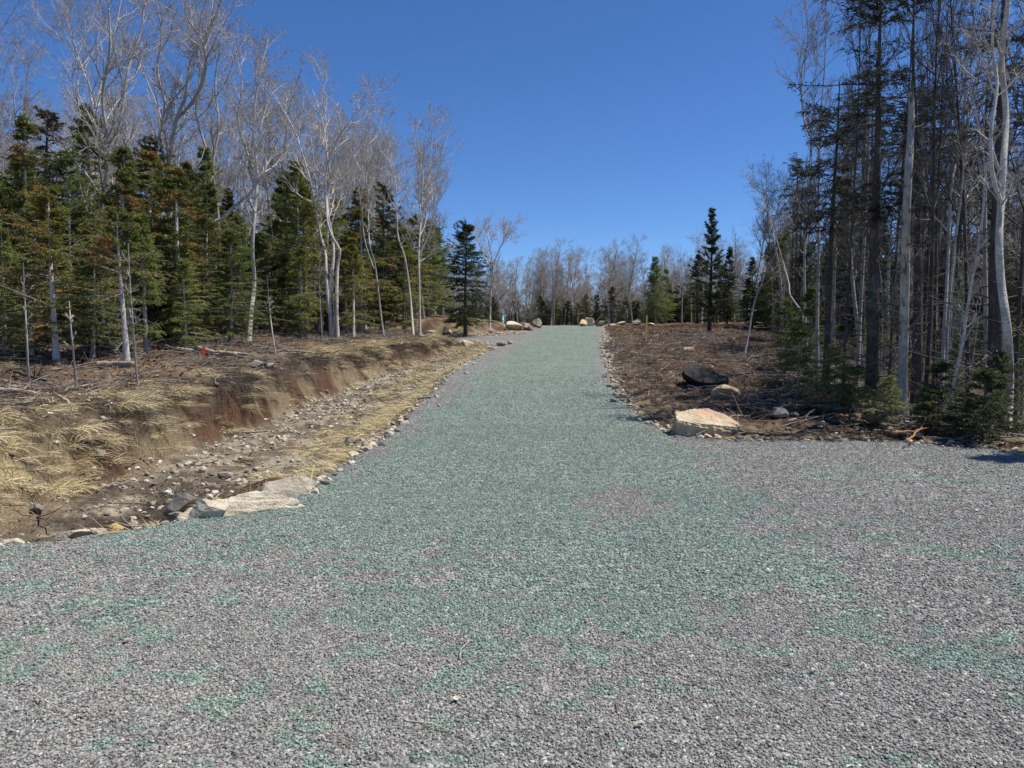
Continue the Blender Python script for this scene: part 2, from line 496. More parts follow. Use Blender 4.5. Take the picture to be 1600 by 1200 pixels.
def tubes(P, Rad, sides, rng):
    """P (n,k,3) centre lines, Rad (n,k) radii -> verts, quads"""
    n, k, _ = P.shape
    T = unit(np.gradient(P, axis=1))
    ref = unit(rng.normal(size=(n, 1, 3)))
    main = unit(P[:, -1:] - P[:, :1])
    ref = unit(ref - (ref * main).sum(-1, keepdims=True) * main)
    N = unit(ref - (ref * T).sum(-1, keepdims=True) * T)
    B = np.cross(T, N)
    a = np.linspace(0, 2 * math.pi, sides, endpoint=False)
    V = P[:, :, None, :] + Rad[:, :, None, None] * (np.cos(a)[None, None, :, None] * N[:, :, None, :] + np.sin(a)[None, None, :, None] * B[:, :, None, :])
    i = np.arange(n * k * sides).reshape(n, k, sides)
    A, D = i[:, :-1, :], i[:, 1:, :]
    Q = np.stack([A, np.roll(A, -1, 2), np.roll(D, -1, 2), D], -1).reshape(-1, 4)
    return V.reshape(-1, 3), Q

def merge(parts):
    Vs, Qs, o = [], [], 0
    for V, Q in parts:
        Vs.append(V); Qs.append(Q + o); o += len(V)
    return np.vstack(Vs), np.vstack(Qs)

def interp_path(P, t):
    """P (n,k,3), t (n,m) in 0..1 -> points (n,m,3), tangents (n,m,3)"""
    n, k, _ = P.shape
    f = np.clip(t, 0, .9999) * (k - 1)
    i = f.astype(int); w = (f - i)[..., None]
    r = np.arange(n)[:, None]
    A, Bq = P[r, i], P[r, i + 1]
    return A * (1 - w) + Bq * w, unit(Bq - A)

def grow(P, Rad, m, rng, t0=.25, t1=1.0, ang=(35, 60), frac=.5, k=5, up=.12, wob=.18, thin=.6, rmin=.003, tipr=.35, shape=.6, lens=None):
    """children of the paths P: m per parent"""
    n, kk, _ = P.shape
    t = np.sort(rng.uniform(t0, t1, (n, m)), axis=1)
    pos, T = interp_path(P, t)
    f = t * (kk - 1); i = np.minimum(f.astype(int), kk - 2)
    rad = np.take_along_axis(Rad, i, 1) * (1 - (f - i)) + np.take_along_axis(Rad, i + 1, 1) * (f - i)
    plen = np.linalg.norm(np.diff(P, axis=1), axis=-1).sum(1)[:, None] if lens is None else lens
    L = frac * plen * (1 - shape * t) * rng.uniform(.6, 1.25, (n, m))
    az = rng.uniform(0, 2 * math.pi, (n, m)) if m < 4 else (np.arange(m)[None, :] * 2.4 + rng.uniform(0, 6.28, (n, 1)) + rng.normal(0, .5, (n, m)))
    ph = np.radians(rng.uniform(ang[0], ang[1], (n, m)))
    ref = np.where(np.abs(T[..., 2:3]) > .9, np.array([1., 0, 0]), np.array([0, 0, 1.]))
    N = unit(np.cross(T, ref)); B = np.cross(T, N)
    D = np.cos(ph)[..., None] * T + np.sin(ph)[..., None] * (np.cos(az)[..., None] * N + np.sin(az)[..., None] * B)
    D = unit(D).reshape(-1, 3); p = pos.reshape(-1, 3); step = (L.reshape(-1, 1) / (k - 1))
    out = [p]
    for s in range(k - 1):
        D = unit(D + np.array([0, 0, up]) + rng.normal(0, wob, D.shape))
        p = p + D * step
        out.append(p)
    Pc = np.stack(out, 1)
    r0 = np.maximum(np.minimum(rad.reshape(-1) * thin, .012 + .019 * L.reshape(-1)), rmin)
    Rc = np.maximum(r0[:, None] * np.linspace(1, tipr, k)[None, :], rmin * .7)
    return Pc, Rc

def smooth_path(pts, k):
    pts = np.asarray(pts, float)
    s = np.concatenate([[0], np.cumsum(np.linalg.norm(np.diff(pts, axis=0), axis=1))])
    u = np.linspace(0, s[-1], k)
    # Catmull-Rom through the way points
    n = len(pts); out = []
    for x in u:
        i = int(np.clip(np.searchsorted(s, x) - 1, 0, n - 2))
        h = s[i + 1] - s[i]; w = (x - s[i]) / h
        m0 = (pts[i + 1] - pts[max(i - 1, 0)]) / max(s[i + 1] - s[max(i - 1, 0)], 1e-6) * h
        m1 = (pts[min(i + 2, n - 1)] - pts[i]) / max(s[min(i + 2, n - 1)] - s[i], 1e-6) * h
        out.append((2 * w**3 - 3 * w**2 + 1) * pts[i] + (w**3 - 2 * w**2 + w) * m0 + (-2 * w**3 + 3 * w**2) * pts[i + 1] + (w**3 - w**2) * m1)
    return np.array(out)

def trunk_radii(k, r, tip=.25, flare=.35):
    t = np.linspace(0, 1, k)
    return r * ((1 - t) * (1 - tip) + tip) * (1 + flare * np.exp(-t * 22))

def bare_crown(stems, radii, rng, n1=20, m2=7, m3=6, m4=3, t0=.35, frac=.30, ang=(28, 58), up=.10, wob=.16, twig=.0032, base_len=None):
    """branches of one or more stems as one mesh"""
    limbs, parts = [], []
    for S, Rd in zip(stems, radii):
        L = np.linalg.norm(np.diff(S, axis=0), axis=1).sum() if base_len is None else base_len
        P1, R1 = grow(S[None], Rd[None], n1, rng, t0, .98, ang, frac, 7, up, wob * .8, .62, .008, .3, .62, lens=np.array([[L]]))
        P2, R2 = grow(P1, R1, m2, rng, .2, 1.0, (25, 55), .55, 5, up, wob, .7, .0055, .4, .5)
        P3, R3 = grow(P2, R2, m3, rng, .15, 1.0, (22, 55), .58, 4, up * .7, wob * 1.1, .75, twig, .5, .4)
        limbs += [tubes(P1, R1, 6, rng), tubes(P2, R2, 4, rng)]
        parts.append(tubes(P3, R3, 3, rng))
        if m4:
            P4, R4 = grow(P3, R3, m4, rng, .15, 1.0, (20, 50), .65, 3, up * .4, wob, .8, twig * .85, .6, .3)
            parts.append(tubes(P4, R4, 3, rng))
    return merge(limbs), merge(parts)

def blades(P, T, length, width, rng, spread=.9):
    """needle clumps: one thin triangle for each point"""
    n = len(P)
    D = unit(T + rng.normal(0, spread, (n, 3)) * .75)
    S = unit(np.cross(D, rng.normal(size=(n, 3))))
    l = length * rng.uniform(.6, 1.3, (n, 1)); w = width * rng.uniform(.7, 1.3, (n, 1))
    V = np.stack([P - S * w * .5, P + S * w * .5, P + D * l], 1).reshape(-1, 3)
    return V, np.arange(3 * n).reshape(-1, 3)

def conifer(rng, H, Rmax, nb, t_live=(.08, 1), droop=.1, density=1.0, dead=14, rtrunk=None, shape=1.0, bl=14, path=None, lift=.15, nlen=.075, nwid=.02, gap=0.0):
    """returns trunk (V,Q), foliage (V,T), live+dead wood (V,Q)"""
    k = 16
    if path is None:
        bend = rng.normal(0, .012 * H, 2)
        t = np.linspace(0, 1, k)
        path = np.stack([bend[0] * np.sin(t * 3), bend[1] * np.sin(t * 2.5), H * t], 1)
    r0 = rtrunk or (.011 * H + .02)
    RT = r0 * np.linspace(1, .10, len(path)) * (1 + .3 * np.exp(-np.linspace(0, 1, len(path)) * 20))
    tv = tubes(path[None], RT[None], 10, rng)
    wood = []; foli_V = []; foli_T = []; off = 0
    # live branches in loose whorls
    t = np.sort(np.concatenate([rng.uniform(t_live[0], t_live[1] * .985, nb)]))
    if gap > 0:
        keep = vnoise(t * 14, t * 0 + rng.uniform(0, 50), 3) > gap
        t = t[keep]
    n = len(t)
    pos, T = interp_path(path[None], t[None]); pos, T = pos[0], T[0]
    rel = (t - t_live[0]) / (1 - t_live[0])
    prof = np.minimum(1, (1 - rel) ** shape * 1.05 + .04) * np.minimum(1, .55 + rel * 2.2)
    az = rng.uniform(0, 2 * math.pi, n)
    ph0 = rng.uniform(0, 6.28, 2)
    lop = 1 + .30 * np.cos(az - ph0[0]) + .22 * np.cos(2 * az - ph0[1]) + .5 * (vnoise(t * 9, az * 1.3, 17 + int(ph0[0] * 50)) - .5)
    L = Rmax * prof * np.clip(lop, .4, 1.35) * rng.uniform(.5, 1.2, n)
    el = lift + .75 * rel ** 2 + rng.normal(0, .12, n) - .15 * (1 - rel)
    D = np.stack([np.cos(az) * np.cos(el), np.sin(az) * np.cos(el), np.sin(el)], 1)
    kb = 6; p = pos; out = [p]
    for s in range(kb - 1):
        D = unit(D + np.array([0, 0, -droop * (1 - s / 3.0)]) + rng.normal(0, .06, D.shape))
        p = p + D * (L / (kb - 1))[:, None]; out.append(p)
    PB = np.stack(out, 1)
    RB = np.maximum((.004 + .010 * L)[:, None] * np.linspace(1, .2, kb)[None], .002)
    wood.append(tubes(PB, RB, 4, rng))
    # branchlets, mostly sideways in the plane of the bough
    mb = max(4, int(bl * density))
    tb = rng.uniform(.12, 1, (n, mb)); tb.sort(axis=1)
    bp, bt = interp_path(PB, tb)
    side = unit(np.cross(bt, np.array([0, 0, 1.])))
    sg = np.where(rng.random((n, mb, 1)) < .5, -1., 1.)
    BD = unit(bt * .75 + side * sg * rng.uniform(.4, 1.1, (n, mb, 1)) + rng.normal(0, .16, (n, mb, 3)) + np.array([0, 0, -.08]))
    BL = (.16 + .34 * L[:, None] * (1.05 - tb)) * rng.uniform(.6, 1.2, (n, mb))
    e = bp + BD * BL[..., None]; mid = (bp + e) / 2 + np.array([0, 0, .02])
    PL = np.stack([bp, mid, e + np.array([0, 0, -.03])], 2).reshape(-1, 3, 3)
    wood.append(tubes(PL, np.full((len(PL), 3), .0022), 3, rng))
    nb2 = 12
    tt = rng.uniform(0, 1, (len(PL), nb2))
    np_, nt_ = interp_path(PL, tt)
    V, Tq = blades(np_.reshape(-1, 3), nt_.reshape(-1, 3), nlen, nwid, rng); foli_V.append(V); foli_T.append(Tq); off += len(V)
    # leader and bough ends
    ts = rng.uniform(.35, 1, (n, 12)); sp, st = interp_path(PB, ts)
    V, Tq = blades(sp.reshape(-1, 3), st.reshape(-1, 3), nlen, nwid, rng); foli_V.append(V); foli_T.append(Tq + off); off += len(V)
    tl = rng.uniform(.9, 1, (1, 50)); sp, st = interp_path(path[None], tl)
    V, Tq = blades(sp.reshape(-1, 3), st.reshape(-1, 3), nlen, nwid, rng); foli_V.append(V); foli_T.append(Tq + off)
    if dead:
        Pd, Rd = grow(path[None], RT[None], dead, rng, .06, min(.92, t_live[0] + .35), (62, 108), .15, 5, -.04, .14, .13, .0035, .3, .5)
        Pe, Re = grow(Pd, Rd, 6, rng, .2, 1, (30, 70), .45, 4, -.02, .2, .6, .0022, .5, .4)
        wood += [tubes(Pd, Rd, 4, rng), tubes(Pe, Re, 3, rng)]
    return tv, (np.vstack(foli_V), np.vstack(foli_T)), merge(wood)

# ------------------------------------------------------------------ scattering of what nobody could count (geometry nodes instances)
def source_collection(name, meshes_mats):
    col = bpy.data.collections.new(name)            # never linked to the scene: only a stock of shapes
    for i, (me, mat) in enumerate(meshes_mats):
        if mat is not None and len(me.materials) == 0: me.materials.append(mat)
        col.objects.link(bpy.data.objects.new('%s_%02d' % (name, i), me))
    return col

def scatter(name, pos, rot, scl, col, pick, attrs=None):
    n = len(pos)
    me = bpy.data.meshes.new(name)
    me.vertices.add(n); me.vertices.foreach_set('co', np.asarray(pos, np.float32).ravel())
    a = me.attributes.new('rot', 'FLOAT_VECTOR', 'POINT'); a.data.foreach_set('vector', np.asarray(rot, np.float32).ravel())
    s = np.asarray(scl, np.float32)
    if s.ndim == 1: s = np.repeat(s[:, None], 3, 1)
    a = me.attributes.new('scl', 'FLOAT_VECTOR', 'POINT'); a.data.foreach_set('vector', s.ravel())
    a = me.attributes.new('pick', 'INT', 'POINT'); a.data.foreach_set('value', np.asarray(pick, np.int32).ravel())
    for k_, v in (attrs or {}).items():
        attr_float(me, k_, v)
    me.update()
    o = link(name, me)
    g = bpy.data.node_groups.new(name + '_scatter', 'GeometryNodeTree')
    g.interface.new_socket('Geometry', in_out='INPUT', socket_type='NodeSocketGeometry')
    g.interface.new_socket('Geometry', in_out='OUTPUT', socket_type='NodeSocketGeometry')
    N, L = g.nodes.new, g.links.new
    gi, go = N('NodeGroupInput'), N('NodeGroupOutput')
    ci = N('GeometryNodeCollectionInfo'); ci.inputs['Collection'].default_value = col; ci.inputs['Separate Children'].default_value = True; ci.inputs['Reset Children'].default_value = True
    iop = N('GeometryNodeInstanceOnPoints'); iop.inputs['Pick Instance'].default_value = True
    def na(nm, typ):
        x = N('GeometryNodeInputNamedAttribute'); x.data_type = typ; x.inputs['Name'].default_value = nm; return x.outputs['Attribute']
    e2r = N('FunctionNodeEulerToRotation')
    L(na('rot', 'FLOAT_VECTOR'), e2r.inputs[0])
    L(gi.outputs[0], iop.inputs['Points']); L(ci.outputs[0], iop.inputs['Instance'])
    L(e2r.outputs[0], iop.inputs['Rotation']); L(na('scl', 'FLOAT_VECTOR'), iop.inputs['Scale']); L(na('pick', 'INT'), iop.inputs['Instance Index'])
    L(iop.outputs[0], go.inputs[0])
    md = o.modifiers.new('scatter', 'NODES'); md.node_group = g
    o['kind'] = 'stuff'
    return o

# ------------------------------------------------------------------ stock of tree shapes
def wavy_trunk(rng, H, k=16, bend=.03, lean=.03):
    t = np.linspace(0, 1, k)
    a, b_ = rng.uniform(0, 6.28, 2)
    x = bend * H * (np.sin(t * 4 + a) - math.sin(a)) * t ** .6 + lean * H * rng.normal() * t
    y = bend * H * (np.sin(t * 3.4 + b_) - math.sin(b_)) * t ** .6 + lean * H * rng.normal() * t
    return np.stack([x, y, H * t], 1)

BARE, FIR, SPRUCE, SPARSE, SEED, SLIM = [], [], [], [], [], []
for i in range(6):
    rng = np.random.default_rng(100 + i)
    H = 12.0
    S = wavy_trunk(rng, H, 18, .02 + .012 * (i % 3), .035)
    rads = trunk_radii(18, .085 + .02 * (i % 3), .12)
    stems, rd = [S], [rads]
    if i % 2:                                        # a fork
        j = 6 + i
        D = unit(np.array([rng.normal(), rng.normal(), 3.2]))
        F = S[j] + np.linspace(0, 1, 12)[:, None] * D * (H - S[j][2]) * .95 + np.cumsum(rng.normal(0, .035, (12, 3)), 0); F[0] = S[j]
        stems.append(F); rd.append(np.linspace(rads[j] * .8, .012, 12))
    tv = merge([tubes(s[None], r[None], 9, rng) for s, r in zip(stems, rd)])
    lv, cv = bare_crown(stems, rd, rng, n1=[22, 14][i % 2], m2=7, m3=6, m4=3, t0=.34 - .1 * (i % 2), frac=.27 + .03 * (i % 2), base_len=H, twig=.0038)
    BARE.append((mesh_np('bare_trunk', *tv), mesh_np('bare_limbs', *lv), mesh_np('bare_crown', *cv)))
for i in range(3):
    rng = np.random.default_rng(200 + i)
    S = wavy_trunk(rng, 6, 14, .03, .05); rads = trunk_radii(14, .026, .2, .2)
    tv = tubes(S[None], rads[None], 6, rng)
    lv, cv = bare_crown([S], [rads], rng, n1=14, m2=5, m3=4, m4=0, t0=.4, frac=.22, twig=.003)
    SLIM.append((mesh_np('sapling_trunk', *tv), mesh_np('sapling_limbs', *lv), mesh_np('sapling_crown', *cv)))
def con_meshes(args):
    tv, fv, wv = conifer(**args)
    return (mesh_np('conifer_trunk', *tv), mesh_np('conifer_foliage', fv[0], None, fv[1], smooth=False), mesh_np('conifer_wood', *wv))
for i in range(6):
    FIR.append(con_meshes(dict(rng=np.random.default_rng(300 + i), H=6.0, Rmax=1.45 + .15 * (i % 2), nb=150, t_live=(.07 + .05 * (i % 3), 1), droop=.05 + .03 * (i % 2), density=1.05, dead=14, shape=.65 + .12 * (i % 4), bl=14, nwid=.030, nlen=.085, gap=.18 + .05 * (i % 3), lift=.05 + .08 * (i % 3))))
for i in range(3):
    SPRUCE.append(con_meshes(dict(rng=np.random.default_rng(320 + i), H=8.0, Rmax=1.35 + .15 * i, nb=190, t_live=(.08, 1), droop=.13, density=1.1, dead=12, shape=.8, bl=13, nwid=.038, nlen=.10, gap=.14)))
for i in range(4):
    SPARSE.append(con_meshes(dict(rng=np.random.default_rng(340 + i), H=11.0, Rmax=1.25, nb=46, t_live=(.60 + .06 * i, 1), droop=.12, density=.8, dead=80, rtrunk=.11 + .015 * i, shape=.45, bl=13, nwid=.026, gap=.2)))
for i in range(2):
    SEED.append(con_meshes(dict(rng=np.random.default_rng(360 + i), H=1.8, Rmax=.62, nb=70, t_live=(.04, 1), droop=.02, density=.9, dead=0, rtrunk=.018, shape=.9, bl=12, nlen=.055, nwid=.017)))

def plant(meshes, mats, names, loc, rz, sc, name, label, cat, group=None, tilt=0, tdir=0):
    root = bpy.data.objects.new(name, None); C.objects.link(root)
    root.empty_display_size = .2
    root.location = loc
    root.rotation_euler = (tilt * math.cos(tdir), tilt * math.sin(tdir), rz)
    root.scale = sc if hasattr(sc, '__len__') else (sc, sc, sc)
    tag(root, label, cat, group)
    last = root
    for j, (me, mt, nm) in enumerate(zip(meshes, mats, names)):
        o = bpy.data.objects.new(nm, me); C.objects.link(o); o.parent = last if j == 2 else root   # twigs and boughs belong to the crown
        last = o
        if nm == 'twigs': o['kind'] = 'stuff'
        if len(me.materials) == 0: me.materials.append(mt)
        if me.materials[0] is not mt:
            o.material_slots[0].link = 'OBJECT'; o.material_slots[0].material = mt
    return root

NB, NC_ = ('trunk', 'crown', 'twigs'), ('trunk', 'crown', 'boughs')

# ------------------------------------------------------------------ trees drawn from the photograph, one by one
HERO_XY = []
MARKS = []
SHORT = {1: 'the three stemmed pale clump', 2: 'the slender kinked tree', 3: 'the tree leaning from the drive', 4: 'the twin topped tree', 5: 'the lone fan shaped tree', 6: 'the bowed pale tree', 7: 'the forked tall grey tree', 8: 'the grey tree behind the log', 9: 'the twisting grey tree', 10: 'the tree with spreading pale limbs', 11: 'the feathery slim tree', 12: 'the thin bent pale stem', 13: 'the thick pale birch', 14: 'the peeled grey trunk', 15: 'the twisting slender tree', 16: 'the sinuous double stemmed tree', 17: 'the leaning pale trunk', 18: 'the slanting birch', 41: 'the spruce at the brush heap', 42: 'the tuft topped spruce', 43: 'the dense topped spruce', 44: 'the spruce behind the birch', 45: 'the narrow upswept spruce', 46: 'the rusty twin stemmed fir', 47: 'the spruce standing apart', 48: 'the blunt topped spruce', 49: 'the slim dark spruce', 50: 'the dark hanging spruce'}
def px_path(pts, Y, rng, dy=.25):
    out = []
    d = 0
    for i, (x, y) in enumerate(pts):
        out.append(at(x, y, Y + d)); d += rng.normal(0, dy)
    return np.array(out)

def hero_bare(seed, label, Y, stems, mats, n1=18, t0=.4, frac=.26, name='bare_tree', cat='tree', group=None, m2=6, m3=5, m4=3, up=.10, twig=.0032, crown_len=None, dy=.2):
    rng = np.random.default_rng(seed)
    bx = ray(*stems[0][0][0])[0] * Y
    base = np.array([bx, Y, hz(bx, Y)])
    HERO_XY.append((bx, Y))
    if seed in SHORT: MARKS.append((bx, Y, SHORT[seed]))
    P, Rd = [], []
    for pts, r0, r1, foot in stems:
        p = px_path(pts, Y, rng, dy)
        if foot:
            p[0] = [p[0][0], Y, hz(p[0][0], Y) - .15]
        k = max(14, len(pts) * 4)
        s = smooth_path(p, k) - base
        t = np.linspace(0, 1, k)
        P.append(s); Rd.append(.74 * (r0 * (1 - t) + r1 * t) * (1 + (.4 * np.exp(-t * 25) if foot else 0)))
    tv = merge([tubes(s[None], r[None], 10, rng) for s, r in zip(P, Rd)])
    big = []
    L = crown_len or max(np.linalg.norm(np.diff(s, axis=0), axis=1).sum() for s in P)
    lv, cv = bare_crown(P, Rd, rng, n1=n1, m2=m2, m3=m3, m4=m4, t0=t0, frac=frac, base_len=L, up=up, twig=twig)
    return plant((mesh_np('hero_trunk', *tv), mesh_np('hero_limbs', *lv), mesh_np('hero_crown', *cv)), mats, NB, base, 0, 1, name, label, cat, group)

PB = (MB_PALE, MB_PALE, MB_TWIG); GB = (MB_GREY, MB_GREY, MB_TWIG); DB = (MB_DARK, MB_DEAD, MB_DEAD); MIX = (MB_GREY, MB_DEAD, MB_DEAD)
hero_bare(1, 'pale clump of three bare stems rising from one foot above the ditch bank', 31,
          [([(519, 527), (515, 465), (521, 400), (519, 370), (513, 340), (511, 310), (516, 280), (512, 250), (505, 195), (488, 140)], .12, .02, True),
           ([(527, 527), (526, 460), (528, 410), (531, 392), (520, 372), (512, 350), (510, 325), (508, 285), (514, 250), (535, 205), (570, 160)], .115, .018, True),
           ([(514, 490), (510, 440), (508, 395), (500, 365), (493, 325), (485, 285), (477, 255), (458, 200), (430, 150)], .10, .018, False)], PB, n1=13, t0=.5, frac=.24, m2=7, m3=6)
hero_bare(2, 'slender pale bare tree with a kinked trunk on the bank edge', 34,
          [([(600, 517), (593, 475), (588, 430), (585, 410), (578, 385), (576, 355), (575, 300), (577, 260), (568, 195)], .075, .012, True),
           ([(584, 420), (572, 385), (567, 355), (565, 325), (556, 280), (545, 240)], .05, .010, False)], GB, n1=12, t0=.45, frac=.2)
hero_bare(3, 'bare tree leaning away from the drive above the broken bank', 37,
          [([(646, 508), (640, 455), (632, 400), (622, 370), (620, 330), (617, 280), (607, 250), (600, 195)], .085, .014, True)], PB, n1=17, t0=.45, frac=.25)
hero_bare(4, 'straight twin topped bare tree at the end of the bank', 38,
          [([(656, 508), (655, 440), (654, 400), (657, 350), (660, 290), (655, 240), (648, 190)], .085, .013, True),
           ([(655, 400), (668, 370), (677, 330), (680, 290), (690, 245), (700, 210)], .055, .011, False)], PB, n1=14, t0=.4, frac=.25)
hero_bare(5, 'lone bare tree with a wide fan of branches beside the crest', 52,
          [([(765, 492), (767, 450), (770, 415), (764, 380), (758, 350)], .11, .03, True),
           ([(770, 418), (778, 395), (790, 370), (800, 345)], .07, .02, False),
           ([(768, 425), (752, 390), (742, 360)], .06, .02, False)], PB, n1=12, t0=.3, frac=.42, m2=7, m3=6, crown_len=6)
hero_bare(6, 'pale crooked bare tree with a heavy limb bowing out over the firs', 27,
          [([(387, 545), (392, 490), (397, 440), (394, 390), (398, 330), (402, 270), (396, 200), (405, 120), (420, 60)], .13, .02, True),
           ([(336, 346), (352, 338), (362, 326), (392, 300), (408, 275), (416, 255), (405, 225), (412, 180), (430, 130)], .085, .015, False),
           ([(398, 330), (382, 290), (386, 240), (372, 190), (378, 130), (365, 70)], .07, .015, False)], PB, n1=15, t0=.35, frac=.22, m2=7, m3=6)
hero_bare(7, 'tall grey bare tree with a forked trunk standing over the dense firs', 30,
          [([(278, 520), (272, 430), (263, 330), (261, 275), (268, 225), (276, 185), (290, 150), (300, 90), (330, 40), (352, -20)], .17, .03, True),
           ([(262, 270), (250, 215), (258, 165), (246, 110), (252, 50), (240, -20)], .10, .02, False),
           ([(276, 185), (300, 160), (320, 118), (318, 70), (290, 20), (296, -30)], .09, .02, False)], GB, n1=13, t0=.25, frac=.26, m2=7, m3=6)
hero_bare(8, 'tall grey bare tree rising through the dark spruce behind the fallen log', 27,
          [([(160, 545), (165, 430), (158, 330), (170, 240), (160, 150), (172, 70), (165, -40)], .14, .03, True),
           ([(170, 240), (190, 180), (200, 110), (222, 40), (225, -40)], .09, .02, False)], GB, n1=15, t0=.3, frac=.28, m2=7, m3=6)
hero_bare(9, 'bare grey tree with twisting upper limbs behind the pale bowed tree', 33,
          [([(350, 530), (345, 440), (340, 330), (332, 260), (342, 200), (336, 130), (345, 60), (338, -10)], .13, .025, True),
           ([(335, 270), (318, 220), (306, 170), (316, 110), (305, 40)], .08, .018, False)], GB, n1=14, t0=.35, frac=.25, m2=7, m3=6)
hero_bare(10, 'tall bare tree with spreading pale upper limbs in the wood over the ditch', 36,
          [([(452, 520), (455, 430), (448, 350), (440, 290), (446, 230), (452, 170), (470, 110)], .12, .02, True),
           ([(446, 300), (425, 250), (418, 190), (400, 130), (402, 70)], .08, .018, False)], GB, n1=14, t0=.35, frac=.25, m2=7, m3=6)
hero_bare(11, 'slim bare tree with a feathery crown standing against the sky by the spruces', 20,
          [([(1277, 618), (1277, 500), (1279, 400), (1279, 300), (1281, 200), (1288, 110), (1291, 20)], .075, .012, True),
           ([(1281, 235), (1262, 205), (1254, 170), (1252, 120), (1262, 60), (1258, 0)], .035, .009, False)], GB, n1=16, t0=.35, frac=.2, m2=6, m3=5, m4=2)
hero_bare(12, 'thin crooked pale stem bending over at the wood edge', 27,
          [([(1257, 572), (1258, 530), (1253, 490), (1234, 460), (1233, 445), (1222, 405), (1206, 350), (1196, 320), (1180, 290), (1166, 270)], .05, .012, True)], PB, n1=9, t0=.6, frac=.14, m4=0)
hero_bare(13, 'thick pale birch at the wood edge beside the gravel', 13.2,
          [([(1571, 690), (1577, 600), (1573, 510), (1564, 440), (1561, 380), (1564, 320), (1568, 250), (1572, 180), (1565, 90), (1575, 0), (1570, -90)], .105, .05, True),
           ([(1566, 320), (1552, 280), (1548, 210), (1558, 130), (1550, 60), (1560, -40)], .05, .02, False)], (MB_PALE, MB_GREY, MB_TWIG), n1=9, t0=.42, frac=.17, m2=6, m3=5, m4=2)
hero_bare(14, 'tall bare grey trunk with peeled bark beside the brush heap', 14.6,
          [([(1411, 676), (1410, 600), (1412, 520), (1414, 430), (1416, 340), (1420, 260), (1424, 190), (1423, 145)], .135, .07, True)], (MB_GREY, MB_DEAD, MB_DEAD), n1=26, t0=.25, frac=.09, m2=3, m3=2, m4=0, up=-.02, name='dead_tree', crown_len=8)
hero_bare(15, 'twisting pale slender tree standing beyond the peeled grey trunk', 15.5,
          [([(1480, 690), (1488, 610), (1503, 540), (1512, 480), (1522, 420), (1530, 380)], .05, .03, True),
           ([(1522, 420), (1536, 330), (1538, 250), (1526, 180), (1512, 110), (1520, 30)], .035, .012, False)], PB, n1=12, t0=.3, frac=.16, m4=2)
hero_bare(16, 'slender pale double stemmed tree with a sinuous top by the wood edge', 17,
          [([(1470, 650), (1473, 560), (1478, 470), (1482, 390), (1486, 300), (1496, 240), (1508, 165), (1500, 90), (1490, 10)], .065, .014, True),
           ([(1478, 600), (1481, 500), (1490, 400), (1502, 300), (1512, 200), (1530, 100), (1545, 0)], .045, .012, False)], PB, n1=12, t0=.4, frac=.2, m4=2)
hero_bare(17, 'pale leaning bare trunk at the edge of the torn up ground', 29,
          [([(1162, 560), (1170, 520), (1178, 475), (1196, 430), (1214, 390), (1228, 350), (1244, 290)], .06, .012, True)], GB, n1=13, t0=.4, frac=.2, m4=2)
hero_bare(18, 'pale slanting birch behind the torn up ground near the crest', 60,
          [([(1096, 512), (1098, 470), (1100, 430), (1103, 390), (1112, 350)], .10, .02, True)], PB, n1=14, t0=.4, frac=.3, m4=2)

def hero_conifer(seed, label, Y, pts, mats, name='spruce_tree', group=None, cat='tree', **kw):
    rng = np.random.default_rng(seed)
    p = px_path(pts, Y, rng, .08)
    bx = p[0][0]; base = np.array([bx, Y, hz(bx, Y)])
    HERO_XY.append((bx, Y))
    if seed in SHORT: MARKS.append((bx, Y, SHORT[seed]))
    p[0] = [bx, Y, base[2] - .12]
    path = smooth_path(p, 22) - base
    ms = con_meshes(dict(rng=rng, H=path[-1][2], path=path, **kw))
    return plant(ms, mats, NC_, base, 0, 1, name, label, cat, group)

DK = (MB_DARK, MN_DARK, MB_DEAD); TP = (MB_DARK, MN_TIP, MB_DEAD); GR = (MB_GREY, MN_GREEN, MB_TWIG); RU = (MB_PALE, MN_RUST, MB_TWIG)
hero_conifer(41, 'tall dark spruce with thin foliage and many dead boughs at the brush heap', 16.3, [(1362, 648), (1365, 500), (1366, 400), (1369, 300), (1372, 200), (1373, 100), (1378, -30)], TP, Rmax=1.6, nb=120, t_live=(.44, 1), droop=.10, density=1.1, dead=110, rtrunk=.15, shape=.35, bl=13, nwid=.02, gap=.3)
hero_conifer(42, 'dark spruce with a bushy tuft only at its tip', 19.5, [(1290, 632), (1294, 520), (1297, 420), (1303, 300), (1309, 200), (1312, 128)], TP, Rmax=1.0, nb=75, t_live=(.52, 1), droop=.08, density=1.1, dead=70, rtrunk=.11, shape=.35, bl=12, nwid=.024, gap=.3)
hero_conifer(43, 'tall spruce with dense top standing behind the peeled grey trunk', 18.5, [(1432, 660), (1434, 520), (1434, 400), (1432, 250), (1427, 120), (1428, -30)], TP, Rmax=1.7, nb=120, t_live=(.46, 1), droop=.10, density=1.1, dead=110, rtrunk=.14, shape=.3, bl=13, nwid=.02, gap=.3)
hero_conifer(44, 'thick dark spruce trunk with dead boughs directly behind the pale birch', 15.2, [(1552, 690), (1556, 560), (1556, 420), (1560, 280), (1566, 120), (1570, -60), (1572, -150)], TP, Rmax=1.5, nb=80, t_live=(.55, 1), droop=.10, density=1, dead=120, rtrunk=.17, shape=.4, bl=12, gap=.3)
hero_conifer(45, 'narrow dark spruce with upswept boughs beyond the torn up ground', 47, [(1108, 520), (1110, 460), (1112, 400), (1113, 325)], DK, Rmax=1.5, nb=120, t_live=(.12, 1), droop=-.02, lift=.45, density=1.1, dead=10, rtrunk=.13, shape=.9, bl=13, nwid=.035, nlen=.11)
